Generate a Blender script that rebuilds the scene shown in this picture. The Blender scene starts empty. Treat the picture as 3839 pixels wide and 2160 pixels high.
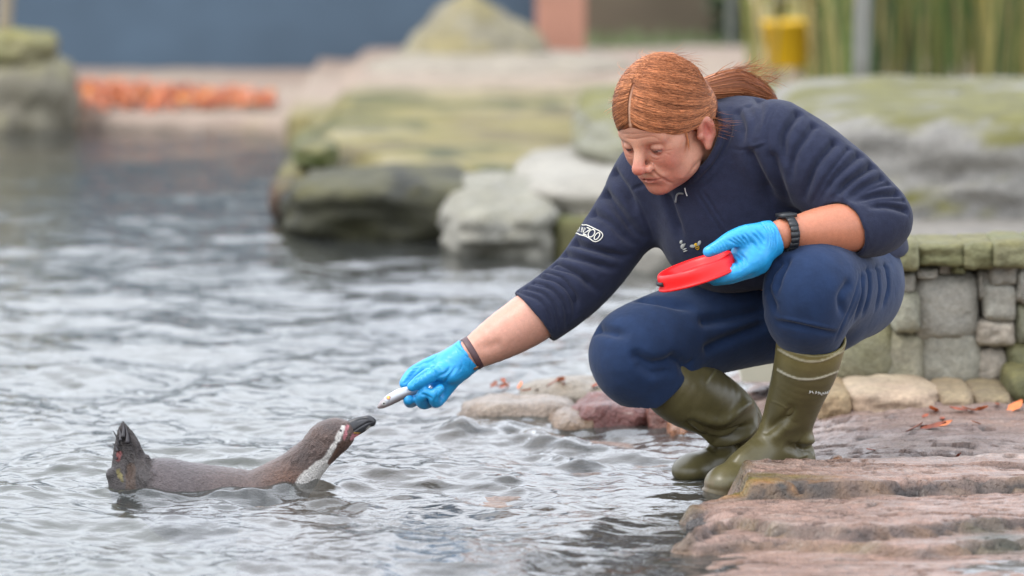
import bpy, math, random, time
import numpy as np
from mathutils import Vector, Matrix
from mathutils.bvhtree import BVHTree

T0 = time.time()
random.seed(7)
RNG = np.random.default_rng(11)
SC = bpy.context.scene
COL = SC.collection
R = math.radians

# ------------------------------------------------------------------ camera
FPX, CX, CY = 18000.0, 1919.5, 1080.0          # focal length and centre in photograph pixels
CAM = np.array([0.0, -10.0, 1.6])
PITCH = R(6.75)
FW = np.array([0, math.cos(PITCH), -math.sin(PITCH)])
UP = np.array([0, math.sin(PITCH), math.cos(PITCH)])
cam_d = bpy.data.cameras.new('camera')
cam = bpy.data.objects.new('camera', cam_d)
COL.objects.link(cam)
cam.location = CAM
cam.rotation_euler = (math.pi / 2 - PITCH, 0, 0)
cam_d.sensor_width = 36.0
cam_d.lens = 36.0 * FPX / 3839.0
cam_d.clip_start, cam_d.clip_end = 0.5, 400.0
cam_d.dof.use_dof = True
cam_d.dof.focus_distance = 10.03
cam_d.dof.aperture_fstop = 2.4
SC.camera = cam

# ------------------------------------------------------------------ world
SUN_EL, SUN_AZ = R(55), R(248)
w = bpy.data.worlds.new('World'); SC.world = w; w.use_nodes = True
nt = w.node_tree; nt.nodes.clear()
out = nt.nodes.new('ShaderNodeOutputWorld')
bg = nt.nodes.new('ShaderNodeBackground'); bg.inputs['Strength'].default_value = 0.125
sky = nt.nodes.new('ShaderNodeTexSky'); sky.sky_type = 'NISHITA'; sky.sun_disc = False
sky.sun_elevation, sky.sun_rotation = SUN_EL, SUN_AZ
sky.air_density, sky.dust_density = 1.2, 3.0
tc = nt.nodes.new('ShaderNodeTexCoord')
mp = nt.nodes.new('ShaderNodeMapping'); mp.inputs['Scale'].default_value = (1.0, 1.0, 2.2)
cn = nt.nodes.new('ShaderNodeTexNoise'); cn.inputs['Scale'].default_value = 2.3
cn.inputs['Detail'].default_value = 6; cn.inputs['Roughness'].default_value = 0.55
cr = nt.nodes.new('ShaderNodeValToRGB')
cr.color_ramp.elements[0].position = 0.36; cr.color_ramp.elements[0].color = (0.30, 0.30, 0.30, 1)
cr.color_ramp.elements[1].position = 0.56; cr.color_ramp.elements[1].color = (0.96, 0.96, 0.96, 1)
mx = nt.nodes.new('ShaderNodeMix'); mx.data_type = 'RGBA'
mx.inputs[7].default_value = (16.6, 17.5, 19.2, 1)
nt.links.new(tc.outputs['Generated'], mp.inputs['Vector'])
nt.links.new(mp.outputs['Vector'], cn.inputs['Vector'])
nt.links.new(cn.outputs['Fac'], cr.inputs['Fac'])
nt.links.new(cr.outputs['Color'], mx.inputs[0])
nt.links.new(sky.outputs['Color'], mx.inputs[6])
sx_ = nt.nodes.new('ShaderNodeSeparateXYZ'); zr = nt.nodes.new('ShaderNodeMapRange')      # an overcast sky is brighter overhead
zr.inputs['From Min'].default_value = 0.0; zr.inputs['From Max'].default_value = 1.0; zr.inputs['To Min'].default_value = 0.98; zr.inputs['To Max'].default_value = 1.3
zm = nt.nodes.new('ShaderNodeVectorMath'); zm.operation = 'SCALE'
nt.links.new(tc.outputs['Generated'], sx_.inputs[0]); nt.links.new(sx_.outputs['Z'], zr.inputs['Value'])
nt.links.new(mx.outputs[2], zm.inputs[0]); nt.links.new(zr.outputs['Result'], zm.inputs['Scale'])
nt.links.new(zm.outputs[0], bg.inputs['Color'])
nt.links.new(bg.outputs['Background'], out.inputs['Surface'])

sun_d = bpy.data.lights.new('sun', 'SUN'); sun_d.energy = 1.4; sun_d.angle = R(14); sun_d.color = (1.0, 0.95, 0.88)
sun = bpy.data.objects.new('sun', sun_d); COL.objects.link(sun)
sd = Vector((math.sin(SUN_AZ) * math.cos(SUN_EL), math.cos(SUN_AZ) * math.cos(SUN_EL), math.sin(SUN_EL)))
sun.rotation_euler = sd.to_track_quat('Z', 'Y').to_euler()
sun.location = (0, -3, 8)

SC.view_settings.view_transform = 'Standard'
SC.view_settings.look = 'None'
SC.view_settings.exposure = 0.28
SC.view_settings.gamma = 1.0
SC.render.engine = 'CYCLES'
SC.cycles.use_denoising = True
SC.cycles.max_bounces = 8
SC.cycles.transparent_max_bounces = 12
SC.cycles.caustics_reflective = False
SC.cycles.caustics_refractive = False

# ------------------------------------------------------------------ helpers
def P(px, py, y):
    """the point at depth y that stands at photograph pixel (px, py)"""
    d = FW + UP * ((CY - py) / FPX)
    d = np.array([(px - CX) / FPX, d[1], d[2]])
    return CAM + d * ((y - CAM[1]) / d[1])

def PZ(px, py, z):
    d = FW + UP * ((CY - py) / FPX)
    d = np.array([(px - CX) / FPX, d[1], d[2]])
    return CAM + d * ((z - CAM[2]) / d[2])

def crop(x0, y0, s):
    return lambda zx, zy: (x0 + s * zx, y0 + s * zy)
c1 = crop(2200, 150, 0.4487); c2 = crop(2400, 300, 0.5866); c3 = crop(1350, 1000, 0.4140)
c4 = crop(2400, 720, 0.2760); c5 = crop(350, 1500, 0.4270); c6 = crop(2150, 900, 0.7246)
c7 = crop(0, 0, 1.4908); c8 = crop(1900, 520, 0.5520); c9 = crop(2300, 450, 0.2139)

def s2l(c):
    c = np.asarray(c, float)
    return np.where(c <= 0.04045, c / 12.92, ((c + 0.055) / 1.055) ** 2.4)
def rgb(r, g, b):
    return tuple(s2l(np.array([r, g, b]) / 255.0))

# ---- signed distance shapes -------------------------------------------------
def smin(a, b, k):
    if k <= 0: return np.minimum(a, b)
    h = np.maximum(k - np.abs(a - b), 0) / k
    return np.minimum(a, b) - h * h * k * 0.25
def smax(a, b, k): return -smin(-a, -b, k)
FARD = 0.13
_bb = []
def far(p, lo, hi):
    """true when the whole batch p lies further than FARD from the box lo..hi"""
    for q, a, b in _bb:
        if q is p: break
    else:
        a, b = p.min(0), p.max(0); _bb.append((p, a, b))
        if len(_bb) > 4: _bb.pop(0)
    g = np.maximum(np.maximum(a - hi, lo - b), 0)
    return float(g @ g) > FARD * FARD
def sph(p, c, r):
    c = np.asarray(c, float)
    return np.full(len(p), FARD, np.float32) if far(p, c - r, c + r) else _sph(p, c, r)
def _sph(p, c, r): return np.linalg.norm(p - np.asarray(c, np.float32), axis=-1) - r
def ell(p, c, r, M=None):
    q = p - np.asarray(c, np.float32)
    if M is not None: q = q @ np.asarray(M, np.float32)     # columns = local axes
    r = np.asarray(r, np.float32)
    k0 = np.linalg.norm(q / r, axis=-1); k1 = np.linalg.norm(q / (r * r), axis=-1)
    return k0 * (k0 - 1) / np.maximum(k1, 1e-6)
def rc(p, a, b, ra, rb):
    a = np.asarray(a, np.float32); b = np.asarray(b, np.float32)
    m = max(ra, rb)
    if far(p, np.minimum(a, b) - m, np.maximum(a, b) + m): return np.full(len(p), FARD, np.float32)
    ba = b - a; pa = p - a
    t = np.clip(pa @ ba / max(float(ba @ ba), 1e-12), 0, 1)
    return np.linalg.norm(pa - t[..., None] * ba, axis=-1) - (ra + (rb - ra) * t)
def spline(pts, n=6):
    """Catmull-Rom through rows of pts (any columns)"""
    pts = np.asarray(pts, float)
    if len(pts) < 3: return pts
    q = np.vstack([2 * pts[0] - pts[1], pts, 2 * pts[-1] - pts[-2]])
    o = []
    for i in range(1, len(q) - 2):
        for t in np.linspace(0, 1, n, endpoint=False):
            a, b, c, d = q[i - 1], q[i], q[i + 1], q[i + 2]
            o.append(0.5 * (2 * b + (c - a) * t + (2 * a - 5 * b + 4 * c - d) * t * t + (3 * b - a - 3 * c + d) * t ** 3))
    o.append(pts[-1])
    return np.array(o)
def chain(p, rows, n=4, off=0.0, squash=None):
    """tube along rows (x,y,z,r); squash=(axis, factor) flattens it about each segment"""
    s = spline(rows, n)
    if squash is not None:
        ax = np.asarray(squash[0], np.float32); ax = ax / np.linalg.norm(ax); f = 1.0 / squash[1] - 1
        p = p + ((p - s[0, :3].astype(np.float32)) @ ax)[..., None] * ax * f
        s = s.copy(); s[:, :3] += ((s[:, :3] - s[0, :3]) @ ax)[:, None] * ax * f
    d = None
    for i in range(len(s) - 1):
        e = rc(p, s[i, :3], s[i + 1, :3], max(s[i, 3] + off, .0005), max(s[i + 1, 3] + off, .0005))
        d = e if d is None else np.minimum(d, e)
    return d
def plane(p, c, n):
    n = np.asarray(n, np.float32); n = n / np.linalg.norm(n)
    return (p - np.asarray(c, np.float32)) @ n
def px(rows):
    """rows (px, py, y, r) -> (x, y, z, r)"""
    return np.array([list(P(a, b, y)) + [r] for a, b, y, r in rows])

def mesh_sdf(f, lo, hi, h, B=8):
    """surface nets of f<0 inside the box, evaluated only in blocks near the surface"""
    lo = np.asarray(lo, float); hi = np.asarray(hi, float)
    nb = np.maximum(np.ceil(((hi - lo) / h + 1) / B).astype(int), 1)
    ci = np.stack(np.meshgrid(*[np.arange(k) for k in nb], indexing='ij'), -1).reshape(-1, 3)
    cc = (lo + (ci * B + (B - 1) / 2) * h).astype(np.float32)
    cv = np.concatenate([f(cc[i:i + 4000]) for i in range(0, len(cc), 4000)])
    act = np.abs(cv) < B * h * 0.87 * 1.35 + 2 * h
    vals = np.empty((len(ci), B * B * B), np.float32)
    vals[:] = np.where(cv > 0, 1, -1)[:, None]
    g = np.stack(np.meshgrid(*[np.arange(B)] * 3, indexing='ij'), -1).reshape(-1, 3)
    ai = np.nonzero(act)[0]
    for s in range(0, len(ai), 72):
        ii = ai[s:s + 72]
        pts = (lo + (ci[ii][:, None, :] * B + g[None]) * h).astype(np.float32).reshape(-1, 3)
        vals[ii] = f(pts).reshape(len(ii), -1)
    v = vals.reshape(*nb, B, B, B).transpose(0, 3, 1, 4, 2, 5).reshape(*(nb * B))
    return surface_nets(v, lo, h)

def surface_nets(v, lo, h):
    s = v < 0
    n = np.array(v.shape)
    c = [s[i:n[0] - 1 + i, j:n[1] - 1 + j, k:n[2] - 1 + k] for i in (0, 1) for j in (0, 1) for k in (0, 1)]
    tot = sum(x.astype(np.int8) for x in c)
    mixed = (tot > 0) & (tot < 8)
    cells = np.argwhere(mixed)
    idx = np.full(mixed.shape, -1, np.int32); idx[mixed] = np.arange(len(cells))
    acc = np.zeros((len(cells), 3)); cnt = np.zeros(len(cells))
    corners = [(i, j, k) for i in (0, 1) for j in (0, 1) for k in (0, 1)]
    for a in range(8):
        for b in range(a + 1, 8):
            ca, cb = np.array(corners[a]), np.array(corners[b])
            if np.abs(ca - cb).sum() != 1: continue
            va = v[tuple((cells + ca).T)]; vb = v[tuple((cells + cb).T)]
            m = (va < 0) != (vb < 0)
            t = np.where(m, va / np.where(m, va - vb, 1), 0)
            acc += np.where(m[:, None], ca + t[:, None] * (cb - ca), 0); cnt += m
    V = lo + (cells + acc / cnt[:, None]) * h
    F = []
    for ax in range(3):
        sl0 = [slice(None)] * 3; sl1 = [slice(None)] * 3
        sl0[ax] = slice(0, n[ax] - 1); sl1[ax] = slice(1, n[ax])
        ch = s[tuple(sl0)] != s[tuple(sl1)]
        e = np.argwhere(ch)
        u, w_ = [(1, 2), (2, 0), (0, 1)][ax]
        ok = (e[:, u] > 0) & (e[:, w_] > 0) & (e[:, u] < n[u] - 1) & (e[:, w_] < n[w_] - 1)
        e = e[ok]
        inside0 = s[tuple(e.T)]
        def off(du, dw):
            q = e.copy(); q[:, u] += du; q[:, w_] += dw
            return idx[tuple(q.T)]
        q = np.stack([off(-1, -1), off(0, -1), off(0, 0), off(-1, 0)], 1)
        q[~inside0] = q[~inside0][:, ::-1]
        F.append(q)
    F = np.vstack(F)
    return V, F[(F >= 0).all(1)]

def vnormals(V, F):
    a, b, c, d = (V[F[:, i]] for i in range(4)) if F.shape[1] == 4 else (V[F[:, 0]], V[F[:, 1]], V[F[:, 2]], V[F[:, 2]])
    nf = np.cross(c - a, d - b) if F.shape[1] == 4 else np.cross(b - a, c - a)
    N = np.zeros_like(V)
    fi = F.ravel()
    for k in range(3): N[:, k] = np.bincount(fi, np.repeat(nf[:, k], F.shape[1]), len(V))
    return N / np.maximum(np.linalg.norm(N, axis=1, keepdims=True), 1e-12)

def smooth(V, F, it=1, lam=0.5):
    k = F.shape[1]
    src = np.concatenate([F[:, i] for i in range(k)] * 2)
    dst = np.concatenate([F[:, (i + 1) % k] for i in range(k)] + [F[:, i - 1] for i in range(k)])
    c = np.maximum(np.bincount(src, minlength=len(V)), 1)
    for _ in range(it):
        A = np.stack([np.bincount(src, V[dst, j], len(V)) for j in range(3)], 1) / c[:, None]
        V = V + lam * (A - V)
    return V

def poly_dist(V, pts):
    """distance of each vertex to a polyline and the parameter 0..1 along it"""
    best = np.full(len(V), 1e9); par = np.zeros(len(V))
    L = np.r_[0, np.cumsum(np.linalg.norm(np.diff(pts, axis=0), axis=1))]
    for i in range(len(pts) - 1):
        ba = pts[i + 1] - pts[i]; pa = V - pts[i]
        t = np.clip(pa @ ba / max(ba @ ba, 1e-12), 0, 1)
        d = np.linalg.norm(pa - t[:, None] * ba, axis=1)
        m = d < best
        best[m] = d[m]; par[m] = (L[i] + t[m] * (L[i + 1] - L[i])) / max(L[-1], 1e-9)
    return best, par

class Sculpt:
    """a dense mesh that can be creased along strokes laid on its surface"""
    def __init__(self, V, F):
        self.V, self.F = V, F
        self.C = None
        self._b = None
    def bvh(self):
        if self._b is None:
            self._b = BVHTree.FromPolygons(self.V.tolist(), self.F.tolist())
        return self._b
    def hit(self, px_, py_):
        d = FW + UP * ((CY - py_) / FPX)
        d = Vector(((px_ - CX) / FPX, d[1], d[2])).normalized()
        loc, nor, i, t = self.bvh().ray_cast(Vector(CAM), d)
        return (np.array(loc), np.array(nor)) if loc is not None else (None, None)
    def on(self, pts, n=5):
        s = spline(pts, n)
        o = [self.hit(a, b)[0] for a, b in s]
        o = [q for q in o if q is not None]
        return np.array(o) if len(o) > 1 else None
    def stroke(self, pts, w, amp, conv=None, taper=True, sharp=False):
        """push the surface by amp (m) along a stroke of half width w (m)"""
        if conv: pts = [conv(*q) for q in pts]
        q = self.on(pts)
        if q is None: return
        self.stroke3(q, w, amp, taper, sharp)
    def stroke3(self, q, w, amp, taper=True, sharp=False):
        m = np.all((self.V > q.min(0) - 3 * w) & (self.V < q.max(0) + 3 * w), axis=1)
        if not m.any(): return
        d, t = poly_dist(self.V[m], q)
        e = np.exp(-np.abs(d) / w * 1.3) if sharp else np.exp(-(d / w) ** 2)
        if taper == 'end': e *= np.clip((1 - t) * 3, 0, 1)
        elif taper: e *= np.clip(np.minimum(t, 1 - t) * 4, 0, 1) ** 0.7
        self.V[m] += self.N()[m] * (e * amp)[:, None]
    def N(self):
        if not hasattr(self, '_n'): self._n = vnormals(self.V, self.F)
        return self._n
    def base(self, col):
        self.C = np.ones((len(self.V), 4), np.float32); self.C[:, :3] = col
    def mask_stroke(self, pts, w, conv=None, soft=0.5, taper=False, n=5):
        if conv: pts = [conv(*q) for q in pts]
        q = self.on(pts, n)
        if q is None: return np.zeros(len(self.V))
        d, t = poly_dist(self.V, q)
        e = np.clip((w - d) / (w * soft) , 0, 1)
        if taper: e *= np.clip(np.minimum(t, 1 - t) * 4, 0, 1)
        return e
    def mixc(self, col, m):
        self.C[:, :3] += (np.asarray(col, np.float32) - self.C[:, :3]) * m[:, None]

def noise3(p, scale, seed=0, octaves=3):
    """cheap smooth value noise on points"""
    o = np.zeros(len(p)); amp = 1.0; tot = 0
    for k in range(octaves):
        q = p * scale * (2 ** k) + seed * 17.13 + k * 5.7
        i = np.floor(q).astype(np.int64); f = q - i; f = f * f * (3 - 2 * f)
        r = 0
        for a in (0, 1):
            for b in (0, 1):
                for c in (0, 1):
                    hsh = ((i[:, 0] + a) * 73856093) ^ ((i[:, 1] + b) * 19349663) ^ ((i[:, 2] + c) * 83492791)
                    hsh = (hsh ^ (hsh >> 13)) * 1274126177
                    val = ((hsh ^ (hsh >> 16)) & 0xffff) / 32767.5 - 1
                    r = r + val * (f[:, 0] if a else 1 - f[:, 0]) * (f[:, 1] if b else 1 - f[:, 1]) * (f[:, 2] if c else 1 - f[:, 2])
        o += amp * r; tot += amp; amp *= 0.5
    return o / tot

def make_mesh(name, V, F, C=None, smooth_shade=True):
    me = bpy.data.meshes.new(name)
    V = np.asarray(V, np.float32); F = np.asarray(F, np.int32)
    k = F.shape[1]
    me.vertices.add(len(V)); me.vertices.foreach_set('co', V.ravel())
    me.loops.add(F.size); me.loops.foreach_set('vertex_index', F.ravel())
    me.polygons.add(len(F)); me.polygons.foreach_set('loop_start', np.arange(0, F.size, k, dtype=np.int32))
    me.polygons.foreach_set('use_smooth', np.full(len(F), smooth_shade))
    me.update(calc_edges=True); me.validate()
    if C is not None:
        a = me.color_attributes.new('Col', 'FLOAT_COLOR', 'POINT')
        a.data.foreach_set('color', np.asarray(C, np.float32).ravel())
    return me
def obj(name, me, mat=None, parent=None, **props):
    o = bpy.data.objects.new(name, me); COL.objects.link(o)
    if mat is not None: me.materials.append(mat)
    if parent is not None: o.parent = parent
    for k, v in props.items(): o[k] = v
    return o
def thing(name, label, category, loc=(0, 0, 0), group=None):
    o = bpy.data.objects.new(name, None); COL.objects.link(o); o.location = loc
    o['label'] = label; o['category'] = category
    if group: o['group'] = group
    o.empty_display_size = 0.05
    bpy.context.view_layer.update()
    return o
def part(name, V, F, mat, parent, C=None, smooth_shade=True, **props):
    """world-space vertices -> child mesh of parent (which may be offset)"""
    off = np.array(parent.matrix_world.translation) if parent is not None else np.zeros(3)
    if parent is not None and parent.parent is not None:
        off = np.array(parent.parent.location) + np.array(parent.location)
    elif parent is not None: off = np.array(parent.location)
    return obj(name, make_mesh(name, np.asarray(V) - off, F, C, smooth_shade), mat, parent, **props)

# ---- simple solids (world space V, F quads)
def tube(pts, rad, n=8, cap=True):
    pts = np.asarray(pts, float); m = len(pts)
    rad = np.full(m, rad) if np.isscalar(rad) else np.asarray(rad)
    tan = np.gradient(pts, axis=0); tan /= np.maximum(np.linalg.norm(tan, axis=1, keepdims=True), 1e-9)
    ref = np.array([0.31, 0.17, 0.93]); V = []
    u = np.cross(tan[0], ref); u /= np.linalg.norm(u)
    a = np.arange(n) * 2 * math.pi / n
    for i in range(m):
        u = u - tan[i] * (u @ tan[i]); u /= np.linalg.norm(u); v_ = np.cross(tan[i], u)
        V.append(pts[i] + rad[i] * (np.cos(a)[:, None] * u + np.sin(a)[:, None] * v_))
    V = np.vstack(V); F = []
    for i in range(m - 1):
        for j in range(n):
            F.append([i * n + j, i * n + (j + 1) % n, (i + 1) * n + (j + 1) % n, (i + 1) * n + j])
    if cap:
        b = len(V); V = np.vstack([V, pts[0], pts[-1]])
        for j in range(0, n, 2):
            F.append([b, (j + 2) % n, (j + 1) % n, j])
            e = (m - 1) * n
            F.append([b + 1, e + j, e + (j + 1) % n, e + (j + 2) % n])
    return V, np.array(F)
def join(parts):
    V = []; F = []; o = 0
    for v, f in parts:
        V.append(v); F.append(np.asarray(f) + o); o += len(v)
    return np.vstack(V), np.vstack(F)
def box(lo, hi):
    x0, y0, z0 = lo; x1, y1, z1 = hi
    V = np.array([[x0, y0, z0], [x1, y0, z0], [x1, y1, z0], [x0, y1, z0], [x0, y0, z1], [x1, y0, z1], [x1, y1, z1], [x0, y1, z1]], float)
    F = np.array([[0, 3, 2, 1], [4, 5, 6, 7], [0, 1, 5, 4], [1, 2, 6, 5], [2, 3, 7, 6], [3, 0, 4, 7]])
    return V, F
def lathe(prof, n=48):
    """profile rows (r, z) -> V, F about z"""
    prof = np.asarray(prof, float); a = np.arange(n) * 2 * math.pi / n
    V = np.vstack([np.stack([r * np.cos(a), r * np.sin(a), np.full(n, z)], 1) for r, z in prof]); F = []
    for i in range(len(prof) - 1):
        for j in range(n):
            F.append([i * n + j, i * n + (j + 1) % n, (i + 1) * n + (j + 1) % n, (i + 1) * n + j])
    return V, np.array(F)

# ---- materials
def mat(name, color=None, rough=0.6, attr=False, noise=None, bump=None, sheen=0, sss=0, spec=0.5, metal=0, coat=0, sss_radius=(1, .35, .2), sheen_rough=0.5):
    """principled; attr: colour from the mesh's Col; noise=(scale, lo, hi) multiplies; bump=[(scale, strength, detail, distance)]"""
    m = bpy.data.materials.new(name); m.use_nodes = True
    nt = m.node_tree; b = nt.nodes['Principled BSDF']
    b.inputs['Roughness'].default_value = rough
    b.inputs['Specular IOR Level'].default_value = spec
    b.inputs['Metallic'].default_value = metal
    if coat: b.inputs['Coat Weight'].default_value = coat; b.inputs['Coat Roughness'].default_value = .2 if coat < 1 else .03
    if sheen:
        b.inputs['Sheen Weight'].default_value = sheen; b.inputs['Sheen Roughness'].default_value = sheen_rough
    if sss:
        b.inputs['Subsurface Weight'].default_value = sss; b.inputs['Subsurface Radius'].default_value = sss_radius
        b.inputs['Subsurface Scale'].default_value = 0.006
    tc = nt.nodes.new('ShaderNodeTexCoord')
    if attr:
        a = nt.nodes.new('ShaderNodeAttribute'); a.attribute_name = 'Col'; src = a.outputs['Color']
    else:
        c = nt.nodes.new('ShaderNodeRGB'); c.outputs[0].default_value = (*color, 1); src = c.outputs[0]
    for (sc, lo, hi) in (noise or []):
        n = nt.nodes.new('ShaderNodeTexNoise'); n.inputs['Scale'].default_value = sc; n.inputs['Detail'].default_value = 5
        nt.links.new(tc.outputs['Object'], n.inputs['Vector'])
        mr = nt.nodes.new('ShaderNodeMapRange'); mr.inputs['From Min'].default_value = 0.3; mr.inputs['From Max'].default_value = 0.7
        mr.inputs['To Min'].default_value = lo; mr.inputs['To Max'].default_value = hi
        nt.links.new(n.outputs['Fac'], mr.inputs['Value'])
        mu = nt.nodes.new('ShaderNodeVectorMath'); mu.operation = 'SCALE'
        nt.links.new(src, mu.inputs[0]); nt.links.new(mr.outputs['Result'], mu.inputs['Scale']); src = mu.outputs[0]
    nt.links.new(src, b.inputs['Base Color'])
    prev = None
    for (sc, st, det, dist) in (bump or []):
        n = nt.nodes.new('ShaderNodeTexNoise'); n.inputs['Scale'].default_value = sc; n.inputs['Detail'].default_value = det
        nt.links.new(tc.outputs['Object'], n.inputs['Vector'])
        bp = nt.nodes.new('ShaderNodeBump'); bp.inputs['Strength'].default_value = st; bp.inputs['Distance'].default_value = dist
        nt.links.new(n.outputs['Fac'], bp.inputs['Height'])
        if prev: nt.links.new(prev, bp.inputs['Normal'])
        prev = bp.outputs['Normal']
    if prev: nt.links.new(prev, b.inputs['Normal'])
    return m
def stamp(s): print('STAMP %-20s %.1f' % (s, time.time() - T0))
# =================================================================== the keeper
person = thing('person', 'ginger-haired keeper in navy fleece and green boots squatting on wet rock, offering a fish', 'person', P(2850, 1800, 0.08))

# ---- head frame -----------------------------------------------------------
YAW, PIT = R(37), R(29)
HF = np.array([-math.sin(YAW) * math.cos(PIT), -math.cos(YAW) * math.cos(PIT), -math.sin(PIT)])
HU = np.array([-math.sin(YAW) * math.sin(PIT), -math.cos(YAW) * math.sin(PIT), math.cos(PIT)])
HX = np.cross(HU, HF)
HM = np.stack([HX, HF, HU], 1)
HS = 1.07
HC = P(2387, 650, -.075) - HS * (HM @ np.array([0, .119, -.040]))
def h2w(q): return HC + HS * (np.asarray(q, float) @ HM.T)
def w2h(p): return ((p - HC.astype(np.float32)) @ HM.astype(np.float32)) / np.float32(HS)

NECK_A = h2w((0, -.035, -.045)); NECK_B = P(2680, 545, 0.10)

def head_sdf(p):
    q = w2h(p)
    qa = q.copy(); qa[:, 0] = np.abs(qa[:, 0])            # mirrored half
    d = ell(q, (0, -.012, .035), (.073, .094, .083))
    d = smin(d, ell(q, (0, .036, .040), (.060, .051, .052)), .03)
    d = smin(d, ell(q, (0, .036, -.030), (.060, .050, .072)), .03)
    d = smin(d, ell(q, (0, .040, -.078), (.050, .043, .037)), .022)
    d = smin(d, ell(q, (0, .069, -.103), (.023, .018, .016)), .018)
    d = smin(d, ell(qa, (.045, .016, -.074), (.023, .038, .028)), .03)     # jowl
    d = smin(d, ell(qa, (.038, .055, -.036), (.022, .022, .024)), .02)     # cheek
    d = smin(d, ell(qa, (.050, .036, -.012), (.014, .026, .015)), .02)     # cheek bone
    d = smin(d, rc(qa, (.006, .081, .010), (.044, .066, .014), .010, .009), .014)  # brow
    d = smax(d, -ell(qa, (.032, .094, -.009), (.019, .020, .013)), .012)   # socket
    # nose
    d = smin(d, rc(q, (0, .083, .004), (0, .108, -.034), .0085, .0125), .012)
    d = smin(d, ell(q, (0, .109, -.0385), (.0135, .0120, .0105)), .006)
    d = smin(d, ell(qa, (.0145, .0955, -.0430), (.0085, .0115, .0085)), .005)
    d = smax(d, -ell(qa, (.0068, .099, -.0515), (.0040, .0065, .0045)), .003)
    # muzzle, lips
    d = smin(d, ell(q, (0, .072, -.068), (.032, .022, .022)), .016)
    d = smin(d, rc(qa, (0, .0925, -.0655), (.020, .083, -.0715), .0048, .0026), .004)
    d = smin(d, rc(qa, (0, .0905, -.0775), (.018, .083, -.0755), .0055, .003), .005)
    d = smax(d, -rc(qa, (0, .0975, -.0715), (.027, .0800, -.0765), .0019, .0016), .0025)
    d = smax(d, -ell(q, (0, .100, -.0880), (.020, .010, .004)), .008)
    # eyes and lids
    e = (.0315, .0720, -.0075)
    eb = sph(qa, e, .0122)
    up_ = smax(sph(qa, e, .0140), -plane(qa, (.0315, .080, -.0095), (0, -.22, 1)), .001)
    lo_ = smax(sph(qa, e, .0138), plane(qa, (.0315, .080, -.0132), (0, .10, 1)), .001)
    lid = np.minimum(up_, lo_)
    d = smin(d, eb, .002)
    d = smin(d, lid, .0035)
    # ear
    Me = np.array([[.93, .36, 0], [-.36, .93, 0], [0, 0, 1.0]]).T
    qe = qa - np.array([.0, -.012, -.024], np.float32)
    ea = smax(ell(qe, (.078, -.016, -.006), (.0090, .0205, .0305), Me), -ell(qe, (.0865, -.012, -.004), (.0085, .0115, .0195), Me), .004)
    ea = smin(ea, ell(qe, (.0775, -.008, -.035), (.006, .010, .011)), .006)
    ea = smin(ea, rc(qe, (.083, -.020, .010), (.0825, -.024, -.012), .0032, .003), .004)
    ea = smin(ea, ell(qe, (.073, .003, -.010), (.006, .005, .007)), .005)
    d = smin(d, ea, .005)
    nk = rc(p, NECK_A, NECK_B, .056, .066)
    d = smin(d, nk, .03)
    d = smin(d, ell(q, (0, .030, -.098), (.034, .036, .020)), .025)        # under the chin
    return d

V, F = mesh_sdf(head_sdf, HC - .215, HC + np.array([.24, .20, .20]), .0017)
hd = Sculpt(V, F)
ST = hd.stroke
# forehead lines, brow, eye bags, folds of the cheek
ST([(180, 325), (400, 335), (560, 305), (700, 298), (790, 350), (850, 380)], .0020, -.0011, c9)
ST([(150, 240), (350, 245), (600, 235)], .0020, -.0007, c9)
ST([(620, 820), (700, 900), (790, 990), (880, 1040), (960, 1090), (1060, 1115)], .0034, -.0026, c9)
ST([(700, 830), (800, 930), (930, 1010)], .006, .0015, c9)
ST([(610, 620), (680, 680), (780, 700), (880, 650)], .0022, -.0012, c9)
ST([(620, 590), (700, 650), (800, 660)], .0035, .0012, c9)
ST([(220, 620), (280, 655), (340, 640)], .0022, -.0010, c9)
ST([(880, 555), (960, 540), (1060, 515)], .0016, -.0010, c9)
ST([(890, 575), (950, 600), (1000, 630)], .0016, -.0008, c9)
ST([(560, 530), (660, 525), (780, 540), (900, 560)], .0018, -.0016, c9)
ST([(1200, 1010), (1330, 930), (1430, 810), (1600, 650)], .006, -.0022, c9)
ST([(1130, 1040), (1280, 960), (1380, 860)], .006, .0016, c9)
ST([(1000, 1180), (1180, 1130), (1330, 1050)], .007, -.0012, c9)
ST([(720, 1120), (790, 1160), (850, 1180)], .003, -.0012, c9)
ST([(560, 1072), (640, 1082), (740, 1048), (860, 1045), (950, 1092), (1010, 1110)], .0014, -.0020, c9)
ST([(540, 880), (520, 820), (580, 800), (640, 840)], .0016, -.0010, c9)
q = w2h(hd.V.astype(np.float32)); qa = q.copy(); qa[:, 0] = np.abs(qa[:, 0])
hd.base(rgb(206, 148, 122))
def blob(c, r, use=None): 
    return np.clip(1.25 - np.linalg.norm(((qa if use is None else use) - np.array(c)) / np.array(r), axis=1), 0, 1)
hd.mixc(rgb(214, 163, 140), blob((.0, .075, .055), (.06, .04, .03)) * .6)
hd.mixc(rgb(200, 104, 90), blob((0, .110, -.038), (.020, .022, .020)) * .85)
hd.mixc(rgb(196, 112, 94), blob((.040, .060, -.034), (.028, .034, .026)) * .7)
hd.mixc(rgb(196, 110, 94), blob((0, .066, -.105), (.032, .034, .022)) * .7)
hd.mixc(rgb(204, 112, 98), blob((.080, -.028, -.030), (.018, .026, .036)) * .8)
hd.mixc(rgb(186, 104, 88), blob((.010, .060, -.078), (.05, .05, .015)) * .35)
hd.mixc(rgb(158, 96, 88), blob((.0315, .082, -.011), (.016, .016, .011)) * .55)
lipm = np.clip(1.2 - np.linalg.norm((qa - [0, .090, -.0715]) / [.024, .016, .0075], axis=1), 0, 1)
hd.mixc(rgb(178, 92, 82), np.clip(lipm * 2, 0, 1) * .55)
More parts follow.
